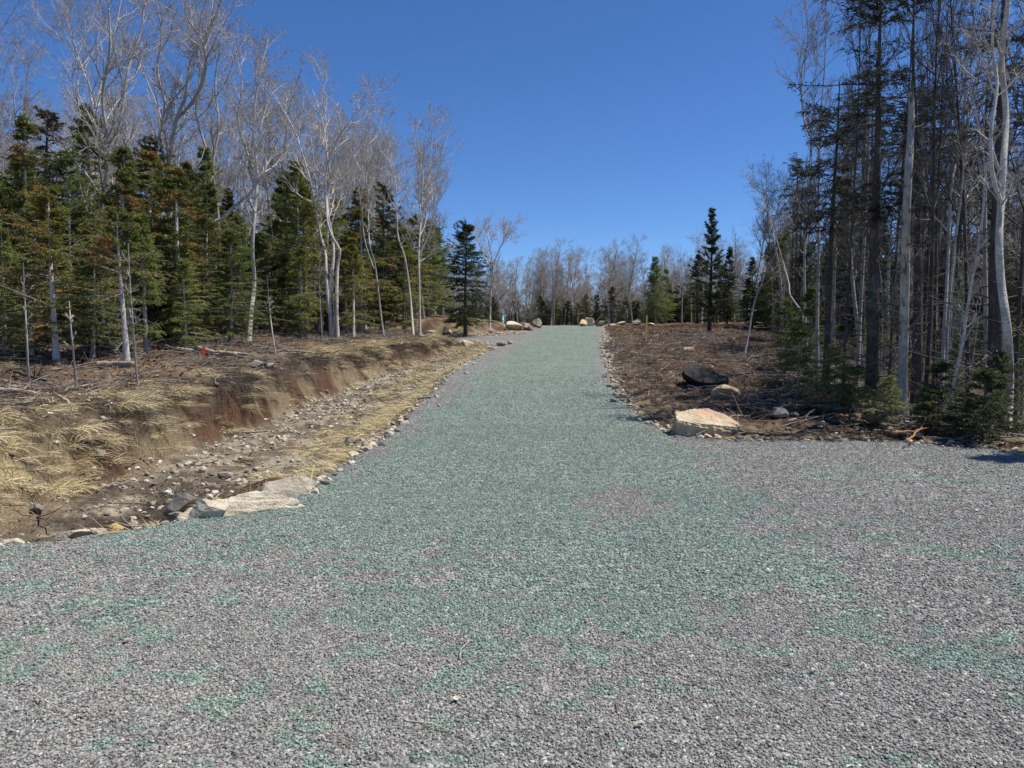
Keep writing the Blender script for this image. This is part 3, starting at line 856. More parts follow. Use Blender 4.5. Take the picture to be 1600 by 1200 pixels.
hero_conifer(46, 'young fir with rusty brown branch tips on twin pale stems above the ditch', 19.3, [(199, 592), (195, 520), (188, 430), (184, 380), (183, 330)], RU, name='fir_tree', Rmax=1.35, nb=85, t_live=(.42, 1), droop=.04, density=1.2, dead=26, rtrunk=.085, shape=.75, bl=14, nwid=.022, gap=.2)
hero_conifer(47, 'dark spruce standing apart beside the lone fan shaped tree', 47, [(727, 505), (727, 440), (728, 400), (730, 352)], DK, Rmax=2.3, nb=190, t_live=(.12, 1), droop=.08, density=1.1, dead=12, rtrunk=.12, shape=.6, bl=13, nwid=.035, nlen=.11, gap=.2)
hero_conifer(48, 'dark bushy spruce with a blunt dense top among pale bare trees', 40, [(598, 512), (598, 430), (599, 350), (597, 288)], DK, Rmax=1.6, nb=150, t_live=(.14, 1), droop=.1, density=1.1, dead=10, rtrunk=.12, shape=.5, bl=13, nwid=.034, nlen=.10, gap=.15)
hero_conifer(49, 'slim dark spruce next to the blunt topped spruce', 41, [(562, 515), (561, 430), (560, 350), (559, 296)], DK, Rmax=1.4, nb=110, t_live=(.14, 1), droop=.1, density=1.0, dead=10, rtrunk=.11, shape=.8, bl=13, nwid=.034, nlen=.10, gap=.2)
hero_conifer(50, 'dark thin spruce with hanging boughs rising over the firs', 29, [(70, 535), (72, 430), (74, 340), (72, 260), (75, 175)], TP, Rmax=1.8, nb=110, t_live=(.40, 1), droop=.12, density=1.0, dead=30, rtrunk=.17, shape=.6, bl=13, nwid=.03, nlen=.10, gap=.3)
# a spruce standing just out of the picture whose shadow falls across the gravel
x0 = 11.7
plant(SPRUCE[1], DK, NC_, (x0, 11.15, hz(x0, 11.15) - .1), .4, 1.22, 'spruce_tree', 'full spruce casting its shadow across the gravel by the wood edge', 'tree')

# thin bare stems standing on the bank in front of the wood
for i, (pts, Y, lab) in enumerate([
        ([(47, 622), (44, 580), (42, 530), (39, 470), (36, 410)], 15.5, 'thin pale bare pole standing alone over the straw bank'),
        ([(121, 622), (117, 580), (112, 525), (108, 470)], 15.8, 'thin leaning bare pole by the mossy hummock on the bank'),
        ([(217, 616), (211, 560), (207, 500), (203, 440), (200, 380)], 16.6, 'thin grey stem beside the twin stemmed rusty fir'),
        ([(432, 567), (427, 530), (421, 480), (417, 430)], 23.5, 'slim leaning sapling on the bank near the small white rock')]):
    hero_bare(60 + i, lab, Y, [(pts, .035, .012, True)], (MB_GREY, MB_GREY, MB_TWIG), n1=10, t0=.45, frac=.13, m2=3, m3=3, m4=0, name='sapling', cat='sapling')

# ------------------------------------------------------------------ the rest of the woods
rngF = np.random.default_rng(777)
placed = list(HERO_XY)
def clear(x, y, dmin):
    return all((x - a) ** 2 + (y - b) ** 2 > dmin * dmin for a, b in placed)

def lip_x(Y):
    return float(np.interp(Y, _T[:, 0], _T[:, 2]))

def fill(n, xr, yr, ok, dmin, make, tries=6000):
    c = 0
    for _ in range(tries):
        if c >= n: break
        y = math.sqrt(rngF.uniform(yr[0] ** 2, yr[1] ** 2)); x = rngF.uniform(*xr)
        if abs(x) > y * .72 + 2.0 or not ok(x, y) or not clear(x, y, dmin): continue
        placed.append((x, y)); make(x, y); c += 1
    return c

for mx_, my_, mt_ in [(-9.5, 17, 'the straw bank poles'), (1.9, 56.5, 'the upright crest boulder'), (6.6, 64.5, 'the pointed white boulder'), (10.5, 60, 'the stone row at the crest'), (10.5, 36, 'the low brown mound'), (-7, 22, 'the orange stake'), (-2.5, 47, 'the side spur')]:
    MARKS.append((mx_, my_, mt_))
def where(x, y):
    dd = [((x - a) ** 2 + (y - b) ** 2, t, b) for a, b, t in MARKS]
    d2, t, b = min(dd)
    r_ = math.sqrt(d2); bh = y > b + .5
    rel = 'close by' if r_ < 2 else ('a few paces ' if r_ < 4.5 else 'ten paces ' if r_ < 9 else 'twenty paces ' if r_ < 17 else 'far ' if r_ < 26 else 'very far ') + ('behind' if bh else 'from')
    return rel + ' ' + t
def size_word(h, lo, hi):
    return 'short' if h < lo else ('tall' if h > hi else 'medium')
def put_bare(label, group, s0, s1, pale=.3, plain=None):
    def f(x, y):
        s = rngF.uniform(s0, s1)
        px_ = 800 + F_PX * x / y                     # crowns step down towards the gap over the drive
        yp = float(np.interp(px_, [0, 400, 440, 500, 600, 700, 745, 780, 1070, 1110, 1190, 1240, 1290], [-60, -60, 40, 110, 155, 195, 300, 385, 385, 310, 260, 60, -60]))
        s = max(.35, min(s, (CAM_H + (540 - yp) / F_PX * y - hz(x, y)) / 12.4))
        m = PB if rngF.random() < pale else (plain or GB)
        lb = '%s %s bare tree%s %s' % (size_word(s, s0 + .33 * (s1 - s0), s0 + .67 * (s1 - s0)), 'pale barked' if m is PB else 'grey', ' beyond the crest' if 'crest' in group else '', where(x, y))
        plant(BARE[rngF.integers(6)], m, NB, (x, y, hz(x, y) - .08), rngF.uniform(0, 6.28), (s * rngF.uniform(.85, 1.1), s * rngF.uniform(.85, 1.1), s), 'bare_tree', lb, 'tree', group, rngF.uniform(0, .07), rngF.uniform(0, 6.28))
    return f
def put_con(stock, mats, label, group, s0, s1, name='fir_tree', cat='tree', pr=1.0):
    def f(x, y):
        s = rngF.uniform(s0, s1)
        m = mats[rngF.choice(len(mats))]
        lb = '%s %s %s %s' % (size_word(s, s0 + .33 * (s1 - s0), s0 + .67 * (s1 - s0)), {id(GR): 'green', id(RU): 'rusty', id(DK): 'dark', id(TP): 'thin topped'}[id(m)], label, where(x, y))
        plant(stock[rngF.integers(len(stock))], m, NC_, (x, y, hz(x, y) - .06), rngF.uniform(0, 6.28), (s * rngF.uniform(.85, 1.15) * pr, s * rngF.uniform(.85, 1.15) * pr, s), name, lb, cat, group, rngF.uniform(0, .03), rngF.uniform(0, 6.28))
    return f

okL = lambda g: (lambda x, y: x < lip_x(y) - g)
okR = lambda g: (lambda x, y: x > float(right_line(y)) + g)
far_ok = lambda x, y: float(sdf(np.array([x]), np.array([y]))[0]) > 2.0
for i, (px, Y, h, m, lab) in enumerate([
        (150, 27.5, 8.2, GR, 'tall green fir standing behind the rusty twin stemmed fir'), (238, 29.5, 7.6, GR, 'tall green fir between the grey tree behind the log and the forked grey tree'),
        (325, 31, 7.4, GR, 'tall green fir beside the forked tall grey tree'), (52, 25.5, 7.4, RU, 'tall rusty fir over the straw bank poles'), (448, 35, 7.2, DK, 'tall dark fir behind the tree with spreading pale limbs'),
        (205, 25, 6.4, RU, 'rusty fir crowding behind the thin grey stem'), (300, 27, 6.2, RU, 'rusty fir behind the orange stake'), (108, 24, 6.0, GR, 'green fir over the dark weathered boulder'), (480, 33, 6.6, RU, 'rusty fir close behind the three stemmed pale clump')]):
    g = ground_at(px, Y); placed.append((g[0], g[1])); hs = h / 6.0
    plant(FIR[i % 6], m, NC_, g - np.array([0, 0, .08]), i * 2.1, (hs * .95, hs * .95, hs), 'fir_tree', lab, 'tree')
poles = [(1318, 18, 11), (1340, 21, 11.5), (1352, 17.6, 11), (1390, 19.5, 12), (1402, 17.2, 11), (1446, 16.4, 11.5), (1460, 19, 12), (1498, 18, 12), (1515, 16.6, 11.5), (1528, 20, 12), (1545, 17.5, 12), (1588, 15.4, 11.5), (1600, 17, 12), (1262, 23, 10), (1326, 24, 11.5), (1432, 22.5, 12), (1480, 24, 12), (1570, 21, 12)]
for i, (px, Y, h) in enumerate(poles):
    if i % 5 in (2, 4): continue
    g = ground_at(px, Y); placed.append((g[0], g[1])); hs = h / 12.0
    mts = [DB, MIX, DB][i % 3]
    plant(BARE[(0, 2, 4)[i % 3]], mts, NB, g - np.array([0, 0, .08]), i * 1.7, (hs * .5, hs * .5, hs), 'bare_tree', 'tall slim %s barked bare pole %s' % ('grey' if i % 3 == 1 else 'dark', where(g[0], g[1])), 'tree', 'tall bare poles by the torn up ground', .02 * (i % 3), i * 1.1)
fill(14, (-17, -8), (19, 27), okL(3.5), 1.2, put_con(FIR, [GR, RU], 'understory fir', 'understory firs behind the ditch bank', .4, .75, pr=1.3))
fill(62, (-30, 0), (22, 42), okL(2.2), 1.1, put_con(FIR, [GR, GR, RU, RU], 'understory fir', 'understory firs behind the ditch bank', .6, 1.1, pr=1.28))
fill(66, (-38, 0), (28, 66), okL(3.2), 1.3, put_con(FIR, [GR, RU, GR, GR], 'understory fir', 'understory firs behind the ditch bank', .75, 1.25, pr=1.2))
fill(26, (-40, 0), (27, 66), okL(4.5), 1.8, put_con(SPRUCE, [DK], 'full spruce', 'spruces behind the ditch bank', .7, 1.1, 'spruce_tree'))
fill(100, (-42, 0), (29, 64), okL(3.6), .9, put_bare('bare grey hardwood tree in the wood behind the ditch bank', 'bare trees behind the ditch bank', .85, 1.22, .5))
fill(12, (-30, 0), (20, 40), okL(1.6), 1.0, lambda x, y: plant(SLIM[rngF.integers(3)], (MB_GREY, MB_GREY, MB_TWIG), NB, (x, y, hz(x, y) - .05), rngF.uniform(0, 6), rngF.uniform(.5, 1.0), 'sapling', 'thin leafless sapling ' + where(x, y), 'sapling', 'saplings behind the ditch bank'))
# beyond the crest
fill(34, (-26, 30), (72, 90), far_ok, 1.7, put_con(FIR, [GR, DK], 'bushy evergreen beyond the crest', 'evergreens beyond the crest', .4, .75, pr=1.4))
fill(78, (-30, 32), (71, 92), far_ok, 1.2, put_bare('bare tree of the thicket beyond the crest of the drive', 'bare trees beyond the crest', .5, .8, .2))
fill(30, (-16, 20), (78, 88), far_ok, 1.1, put_con(FIR, [DK, GR], 'bushy evergreen beyond the crest', 'evergreens beyond the crest', .3, .6, pr=1.5))
# right
fill(22, (3, 24), (14.5, 30), okR(.6), .8, put_con(SEED, [GR, GR, DK], 'fir seedling', 'fir seedlings under the tall spruces', .6, 1.1, 'fir_seedling', 'seedling'))
fill(48, (4, 44), (16, 60), okR(.9), 1.2, put_con(FIR, [GR, DK, DK], 'understory fir', 'understory firs by the torn up ground', .45, .95))
fill(40, (5, 44), (30, 70), okR(1.0), 1.3, put_con(FIR, [GR, DK], 'understory fir', 'understory firs by the torn up ground', .8, 1.2))
fill(26, (7, 44), (17, 50), okR(2.0), 1.5, put_con(SPARSE, [TP, TP, DK], 'bare legged spruce', 'tall thin spruces by the torn up ground', .75, 1.05, 'spruce_tree'))
fill(50, (7, 46), (17, 58), okR(1.6), 1.0, put_bare('bare hardwood tree in the wood by the torn up ground', 'bare trees by the torn up ground', .6, 1.0, .25, MIX))
fill(26, (6, 30), (14, 34), okR(.4), .7, lambda x, y: plant(SLIM[rngF.integers(3)], (MB_GREY, MB_GREY, MB_TWIG), NB, (x, y, hz(x, y) - .05), rngF.uniform(0, 6), rngF.uniform(.6, 1.2), 'sapling', 'thin leafless sapling ' + where(x, y), 'sapling', 'saplings under the tall spruces'))

fill(34, (10, 46), (20, 62), okR(3.0), 1.4, put_con(SPRUCE, [DK], 'full spruce', 'full spruces by the torn up ground', .55, .95, 'spruce_tree'))
for i, (px, py, h, wd, lab) in enumerate([
        (1246, 612, 1.5, 1.1, 'bushy green fir bush growing against the feathery slim tree'), (1304, 648, 1.4, 1.2, 'bushy green fir bush between the tuft topped spruce and the slash'),
        (1336, 655, 1.1, 1.3, 'low spreading fir bush at the foot of the spruce at the brush heap'), (1228, 580, 2.4, 1.1, 'narrow green fir behind the brown ground by the bent pale stem'),
        (1448, 676, .8, 1.2, 'small fir bush just beyond the peeled grey trunk'), (1504, 684, .8, 1.3, 'low fir bush under the twisting slender tree'),
        (1536, 690, 1.2, 1.1, 'fir bush crowding the thick pale birch'),
        (1386, 660, .9, 1.2, 'small fir bush between the two tall trunks at the slash'), (1466, 672, 1.2, 1.0, 'young fir behind the small bush by the peeled trunk'),
        (1562, 676, 1.4, .9, 'young fir behind the thick pale birch'), (1265, 596, 2.6, 1.1, 'young fir behind the feathery slim tree')]):
    g = ground_hit(px, py)
    if g[1] > 40: continue
    st = SEED[i % 2] if h < 2 else FIR[i % 4]
    hs = h / (1.8 if h < 2 else 6.0)
    plant(st, GR if px < 1420 else DK, NC_, (g[0], g[1], hz(g[0], g[1]) - .05), i * 1.3, (hs * wd * 1.25, hs * wd * 1.25, hs), 'fir_bush', lab, 'bush', 'fir bushes along the wood edge')

# woods too deep to tell the trees apart
def joined(me_list, mats):
    vs, fs, mi, o = [], [], [], 0
    for j, me in enumerate(me_list):
        nv = len(me.vertices); co = np.empty(nv * 3, np.float32); me.vertices.foreach_get('co', co)
        tot = np.empty(len(me.polygons), np.int32); me.polygons.foreach_get('loop_total', tot)
        lv = np.empty(len(me.loops), np.int32); me.loops.foreach_get('vertex_index', lv)
        vs.append(co.reshape(-1, 3)); fs.append((tot, lv + o)); mi.append(np.full(len(tot), j, np.int32)); o += nv
    quads = np.vstack([f[1].reshape(-1, 4) for f in fs if f[0][0] == 4])
    tr = [f[1].reshape(-1, 3) for f in fs if f[0][0] == 3]
    me = mesh_np('far_tree', np.vstack(vs), quads, np.vstack(tr) if tr else None)
    m4 = [m for f, m in zip(fs, mi) if f[0][0] == 4] + [m for f, m in zip(fs, mi) if f[0][0] == 3]
    me.polygons.foreach_set('material_index', np.concatenate(m4))
    for m in mats: me.materials.append(m)
    return me
FARCOL = source_collection('far_tree', [(joined(BARE[0], GB), None), (joined(BARE[2], GB), None), (joined(FIR[0], DK), None), (joined(SPRUCE[0], DK), None)])
pts = []
for _ in range(9000):
    if len(pts) >= 760: break
    y = rngF.uniform(16, 165); x = rngF.uniform(-120, 120)
    if abs(x) > y * .78 + 6: continue
    if x < 0 and y < 94 and not (x < -30 - .1 * y or y > 66): continue
    if x >= 0 and y < 94 and not (x > 20 + .28 * y): continue
    if float(sdf(np.array([x]), np.array([y]))[0]) < 6: continue
    if y > 62 and y < 94 and abs(x) < 34: continue
    pts.append((x, y))
k1 = len(pts)
for _ in range(9000):                                # the woods go on beside the picture
    if len(pts) >= k1 + 260: break
    y = rngF.uniform(11, 62); x = rngF.uniform(-75, 75)
    if abs(x) < y * .72 + 3 or abs(x) > y * 1.9 + 10: continue
    if (x < 0 and x < lip_x(y) - 4 and y > 12) or (x > 0 and x > float(right_line(y)) + 7 and y > 13 and x < 55): pts.append((x, y))
k0 = len(pts)
for _ in range(9000):                                # the thicket behind the first rows beyond the crest
    if len(pts) >= k0 + 620: break
    y = rngF.uniform(79, 116); x = rngF.uniform(-30, 40)
    if float(sdf(np.array([x]), np.array([y]))[0]) > 1.5: pts.append((x, y))
pts = np.array(pts)
nP = len(pts)
pk = rngF.choice(4, nP, p=[.34, .28, .22, .16])
sz = np.where(pk < 2, rngF.uniform(.6, .85, nP), rngF.uniform(.55, .95, nP)); sxy = np.ones(nP)
th_ = np.arange(nP) >= k0
low = th_ & (rngF.random(nP) < .5)                   # low brush and young evergreens under the thicket
sz = np.where(th_, np.where(pk < 2, rngF.uniform(.5, .78, nP), rngF.uniform(.35, .6, nP)), sz * np.where(pts[:, 1] > 76, .8, 1))
sz = np.where(low, np.where(pk < 2, .34, .26) * rngF.uniform(.7, 1.3, nP), sz)
sxy = np.where(th_, 1.5, 1.0) * np.where(low, 1.7, 1.0)
tag(scatter('far_woods', np.column_stack([pts, height(pts[:, 0], pts[:, 1]) - .1]), np.column_stack([np.zeros(nP), np.zeros(nP), rngF.uniform(0, 6.28, nP)]),
            np.column_stack([sz * sxy, sz * sxy, sz]), FARCOL, pk), 'deep mixed woods behind the trees that line the clearing', 'woods')

# ------------------------------------------------------------------ stones
import bmesh
def ico(sub):
    bm = bmesh.new(); bmesh.ops.create_icosphere(bm, subdivisions=sub, radius=1.0)
    V = np.array([v.co[:] for v in bm.verts]); T = np.array([[v.index for v in f.verts] for f in bm.faces]); bm.free()
    return V, T
_ICO = {s: ico(s) for s in (1, 2, 3, 4, 5)}

def n3(P, scale, s=0):
    return (fbm(P[:, 0] + 3.1 * P[:, 2], P[:, 1] - 2.3 * P[:, 2], scale, 3, s) + fbm(P[:, 1] + 11, P[:, 2] + 1.7 * P[:, 0], scale, 3, s + 9)) / 2 - .5

def rock_mesh(seed, size, sub=3, planes=12, cut=(.42, .82), rough=.10, strata=0.0, smooth=False, extra=None):
    rng = np.random.default_rng(seed)
    V, T = _ICO[sub]; V = V.copy()
    if strata: V = np.sign(V) * np.abs(V) ** .55; V /= np.abs(V).max()
    nn = unit(rng.normal(size=(planes, 3)))
    for n in nn:
        c = rng.uniform(*cut)
        d = V @ n
        V = V - np.clip(d - c, 0, None)[:, None] * n * .97
    for n, c in (extra or []):
        n = unit(np.array(n, float)); d = V @ n
        V = V - np.clip(d - c, 0, None)[:, None] * n * .97
    if strata:
        lay = np.floor((V[:, 2] + .3 * V[:, 0] + 2 + .1 * n3(V, 2, seed)) * 3.5)
        V[:, :2] *= (1 - strata * _hash(lay, lay * 0, seed)[:, None])
    V = V * (1 + rough * 2 * n3(V, 1.6, seed)[:, None] + rough * 1.0 * n3(V, 6, seed + 3)[:, None] + rough * .5 * n3(V, 17, seed + 5)[:, None])
    V = V * np.array(size) / 2
    return mesh_np('rock', V, None, T, smooth=smooth)

def rock_material(name, lo, hi, soil=None, scale=3.0, stain=None, rough=.9):
    m = NT(name, rough, .2)
    tc = m.n('ShaderNodeTexCoord'); oi = m.n('ShaderNodeObjectInfo'); geo = m.n('ShaderNodeNewGeometry')
    n = m.noise(scale, 7, .68, geo.outputs['Position'])
    c = m.ramp(n.outputs[0], [(.3, lo), (.62, hi)]).outputs[0]
    v = m.ramp(oi.outputs['Random'], [(0, (.6, .58, .55)), (.5, (1, .97, .92)), (1, (1.25, 1.2, 1.1))])
    c = m.mix(1.0, c, v.outputs[0], 'MULTIPLY')
    f = m.noise(60, 4, .7, geo.outputs['Position'])
    c = m.mix(1.0, c, m.ramp(f.outputs[0], [(.3, (.72, .7, .68)), (.65, (1.12, 1.12, 1.12))]).outputs[0], 'MULTIPLY')
    cr = m.n('ShaderNodeTexVoronoi', feature='DISTANCE_TO_EDGE'); cr.inputs['Scale'].default_value = 3.2
    wv = m.noise(5, 4, .6, geo.outputs['Position']); va = m.n('ShaderNodeVectorMath', operation='MULTIPLY_ADD'); m.l(wv.outputs[1], va.inputs[0]); va.inputs[1].default_value = (.35, .35, .35); m.l(geo.outputs['Position'], va.inputs[2]); m.l(va.outputs[0], cr.inputs['Vector'])
    crk = m.ramp(cr.outputs['Distance'], [(0, (.35, .32, .30)), (.018, (1, 1, 1))])
    c = m.mix(.8, c, crk.outputs[0], 'MULTIPLY')
    if stain:
        s = m.noise(scale * .9, 3, .5, tc.outputs['Object'])
        c = m.mix(m.ramp(s.outputs[0], [(.46, (0, 0, 0)), (.6, (.85, .85, .85))]).outputs[0], c, stain)
    if soil:                                             # soil lying on the upward faces
        sx_ = m.n('ShaderNodeSeparateXYZ'); m.l(geo.outputs['Normal'], sx_.inputs[0])
        s = m.noise(5, 4, .6, geo.outputs['Position'])
        w = m.math('ADD', sx_.outputs[2], m.math('MULTIPLY', s.outputs[0], .9))
        c = m.mix(m.ramp(w, [(1.02, (0, 0, 0)), (1.32, (1, 1, 1))]).outputs[0], c, soil)
    m.col(c)
    m.bump(m.math('ADD', n.outputs[0], m.math('MULTIPLY', f.outputs[0], .35)), 1.0, .06)
    return m.m

MR_PALE = rock_material('pale_rock', (.30, .26, .205), (.60, .55, .46))
MR_SOIL = rock_material('soil_topped_rock', (.34, .30, .24), (.60, .55, .46), soil=(.15, .10, .065))
MR_TAN = rock_material('tan_sandstone', (.44, .36, .24), (.66, .57, .41), stain=(.55, .36, .24), scale=2.2)
MR_GREY = rock_material('grey_rock', (.17, .155, .14), (.34, .32, .29))
MR_DARK = rock_material('dark_rock', (.035, .034, .036), (.075, .073, .073), rough=.6)
MR_YEL = rock_material('ochre_rock', (.45, .33, .11), (.62, .47, .18))
MR_ORANGE = rock_material('orange_rock', (.46, .36, .23), (.62, .51, .36))

def put_rock(label, px, py, size, mat, seed, rz=0.0, sink=.25, tilt=(0, 0), Y=None, group=None, sub=4, name='boulder', cat='boulder', lift=0.0, **kw):
    p = ground_hit(px, py) if Y is None else ground_at(px, Y)
    z = hz(p[0], p[1])
    o = link(name, rock_mesh(seed, size, sub=sub, **kw), mat, loc=(p[0], p[1], z + size[2] * (.5 - sink) + lift), rot=(tilt[0], tilt[1], rz))
    return tag(o, label, cat, group)

def hull_rock(name, label, pts, cuts, rough, mat, loc, rz, seed, cat='boulder'):
    bm = bmesh.new()
    for p_ in pts: bm.verts.new(p_)
    r_ = bmesh.ops.convex_hull(bm, input=bm.verts)
    bmesh.ops.delete(bm, geom=[v for v in bm.verts if not v.link_faces], context='VERTS')
    bmesh.ops.triangulate(bm, faces=bm.faces)
    for _ in range(cuts):
        bmesh.ops.subdivide_edges(bm, edges=bm.edges, cuts=1, use_grid_fill=True)
        bmesh.ops.triangulate(bm, faces=bm.faces)
    bmesh.ops.smooth_vert(bm, verts=bm.verts, factor=.35, use_axis_x=True, use_axis_y=True, use_axis_z=True)
    bm.normal_update()
    P_ = np.array([v.co[:] for v in bm.verts]); N_ = np.array([v.normal[:] for v in bm.verts])
    lay = np.floor((P_[:, 2] * 1.0 - P_[:, 1] * .25 + P_[:, 0] * .1) * 16 + 1.2 * n3(P_, 3, seed))
    dsp = rough * (2.2 * n3(P_, 3.5, seed) + 1.2 * n3(P_, 11, seed + 2) + .6 * n3(P_, 30, seed + 4)) + rough * .35 * (_hash(lay, lay * 0, seed) - .5)
    P_ = P_ + N_ * dsp[:, None]
    for v, c_ in zip(bm.verts, P_): v.co = c_
    me = bpy.data.meshes.new(name); bm.to_mesh(me); bm.free()
    return tag(link(name, me, mat, loc=loc, rot=(0, 0, rz)), label, cat)
g_ = ground_hit(1108, 678)
hull_rock('boulder', 'large tan sandstone slab with pinkish edge lying at the gravel corner',
          [(-.58, .0, -.1), (.05, -.08, -.1), (.58, .04, -.1), (-.58, .6, -.1), (.6, .5, -.1), (-.57, .02, .24), (-.25, -.05, .18), (.1, -.08, .16), (.53, .02, .12), (.60, .2, .10),
           (-.53, .45, .36), (-.1, .60, .41), (.12, .62, .41), (.35, .52, .31), (.58, .38, .18)], 4, .05, MR_TAN, (g_[0], g_[1], hz(g_[0], g_[1])), -.05, 3)
put_rock('dark smooth leaning boulder on the torn up brown ground', 1102, 606, (1.35, .95, .85), MR_DARK, 23, rz=.25, sink=.22, tilt=(-.25, .2), planes=5, cut=(.6, .85), rough=.04, sub=5, smooth=True, extra=[((-.35, -.8, .5), .42), ((.6, .2, .75), .5)])
put_rock('pale tan boulder half buried before the dark boulder', 1131, 622, (.80, .55, .48), MR_TAN, 31, rz=.2, sink=.28, planes=13, rough=.07)
put_rock('long pale boulder with soil on its top edging the ditch head', 376, 799, (1.55, .50, .54), MR_SOIL, 42, rz=.42, sink=.60, planes=18, cut=(.55, .85), rough=.17, sub=5, lift=-.02)
put_rock('rounded pale end boulder against the gravel at the ditch head', 440, 781, (.86, .60, .56), MR_PALE, 46, rz=.5, sink=.42, planes=16, rough=.15, sub=4)
put_rock('grey undercut boulder at the ditch head', 283, 806, (.46, .42, .44), MR_GREY, 47, rz=.3, sink=.22, planes=13, cut=(.5, .8), rough=.08)
put_rock('small pinkish block wedged under the grey undercut boulder', 275, 815, (.30, .24, .20), MR_PALE, 49, rz=.5, sink=.3, planes=13, rough=.06)
put_rock('pale pitted block between the grey boulder and the long boulder', 325, 806, (.46, .34, .30), MR_PALE, 50, rz=.3, sink=.3, planes=13, rough=.09)
put_rock('flat pale stone in the gravel edge below the straw bank', 110, 842, (.50, .26, .16), MR_PALE, 51, rz=.12, sink=.35, planes=13)
put_rock('long low pale stone beside the ochre stone', 150, 836, (.40, .22, .16), MR_PALE, 52, rz=.2, sink=.35, planes=13)
put_rock('ochre yellow stone set among the pale edging stones', 183, 830, (.22, .19, .14), MR_YEL, 53, rz=.1, sink=.3, planes=13)
put_rock('blocky white stone next to the ochre stone', 207, 827, (.20, .18, .19), MR_PALE, 54, rz=.1, sink=.25, planes=13)
put_rock('small pale stone at the foot of the straw bank', 20, 850, (.24, .16, .12), MR_PALE, 55, rz=.4, sink=.3, planes=13)
put_rock('rounded grey stone lying in the dry straw', 58, 800, (.30, .20, .17), MR_GREY, 56, rz=-.5, sink=.25, planes=13)
put_rock('grey stone bedded in the upper straw bank', 152, 714, (.42, .3, .24), MR_GREY, 57, rz=-.3, sink=.3, planes=13)
put_rock('broken pale stone lying on the ditch mud', 352, 748, (.36, .24, .16), MR_PALE, 58, rz=.2, sink=.25, planes=13)
put_rock('round white rock on the rim of the ditch bank', 421, 577, (.42, .32, .28), MR_PALE, 59, rz=-.4, sink=.25, planes=13)
put_rock('grey mottled rock beside the white rim rock', 399, 573, (.50, .34, .30), MR_GREY, 60, rz=.2, sink=.3, planes=13)
put_rock('dark weathered boulder in the shade behind the thin poles', 147, 556, (.85, .7, .62), MR_DARK, 61, rz=.2, sink=.25, planes=13, Y=22)
for i, (px, py, w, h, m, lab) in enumerate([
        (675, 524, .9, .45, MR_PALE, 'pale boulder bedded in the broken end of the bank'),
        (697, 522, 1.1, .6, MR_PALE, 'large pale boulder overhanging the broken end of the bank'),
        (728, 540, 1.3, .5, MR_PALE, 'long pale slab slanting into the ditch end'),
        (766, 521, .7, .3, MR_PALE, 'white stone at the mouth of the side spur'),
        (783, 540, .7, .3, MR_GREY, 'grey block beside the mouth of the side spur'),
        (797, 538, .5, .28, MR_PALE, 'white stone on the gravel by the ditch end'),
        (748, 534, .8, .25, MR_GREY, 'flat grey rock between the slab and the spur'),
        (656, 528, .7, .35, MR_GREY, 'grey rock sticking out of the bank top'),
        (630, 540, .55, .3, MR_PALE, 'pale rock halfway up the red bank'),
        (548, 694, .42, .25, MR_GREY, 'grey stone at the gravel edge of the ditch'),
        (590, 612, .45, .25, MR_PALE, 'flat pale rock on the ditch floor'),
        (1216, 652, .40, .28, MR_GREY, 'grey rock with a pale top beside the slash'),
        (1240, 660, .26, .15, MR_PALE, 'pale stone among the slash twigs'),
        (1141, 536, .7, .4, MR_TAN, 'tan rock on the low brown mound'),
        (1076, 548, .55, .22, MR_PALE, 'pale flat stone on the brown ground before the mound')]):
    put_rock(lab, px, py, (w, w * .7, h), m, 80 + i, rz=(i * 1.3) % 3, sink=.28, tilt=(.1 * (i % 3 - 1), .12 * ((i + 1) % 3 - 1)), planes=13, sub=3, rough=.10)
for i, (px, Y, w, h, m, lab) in enumerate([
        (802, 55, 1.5, .9, MR_PALE, 'rounded pale boulder of the pile beside the crest'),
        (818, 55.5, 2.0, .8, MR_PALE, 'long pale boulder of the pile beside the crest'),
        (841, 56.5, 1.1, 1.15, MR_PALE, 'upright pale boulder standing like a gatepost at the crest'),
        (828, 54.5, .8, .5, MR_GREY, 'grey boulder low in the pile beside the crest'),
        (910, 63.5, 1.2, .75, MR_ORANGE, 'squarish orange tan boulder at the crest'),
        (922, 64.5, 1.5, 1.15, MR_PALE, 'pointed white boulder at the crest'),
        (938, 63, 1.3, .75, MR_PALE, 'low white boulder right beside the pointed one'),
        (955, 61, .8, .4, MR_PALE, 'small tan stone starting the row of stones at the crest'),
        (995, 60, 1.3, .7, MR_PALE, 'largest pale rock in the row beyond the brown ground'),
        (972, 60.5, .9, .55, MR_TAN, 'tan rock in the row beyond the brown ground'),
        (1017, 59, .8, .45, MR_PALE, 'pale rock ending the row beyond the brown ground')]):
    put_rock(lab, px, 510, (w, w * .75, h), m, 120 + i, rz=(i * 1.7) % 3, sink=.18, planes=12, cut=(.4, .75), extra=[((1, 0, .55), .5), ((-.6, -.5, .4), .6)] if h > 1.1 else None, sub=3, rough=.08, Y=Y)

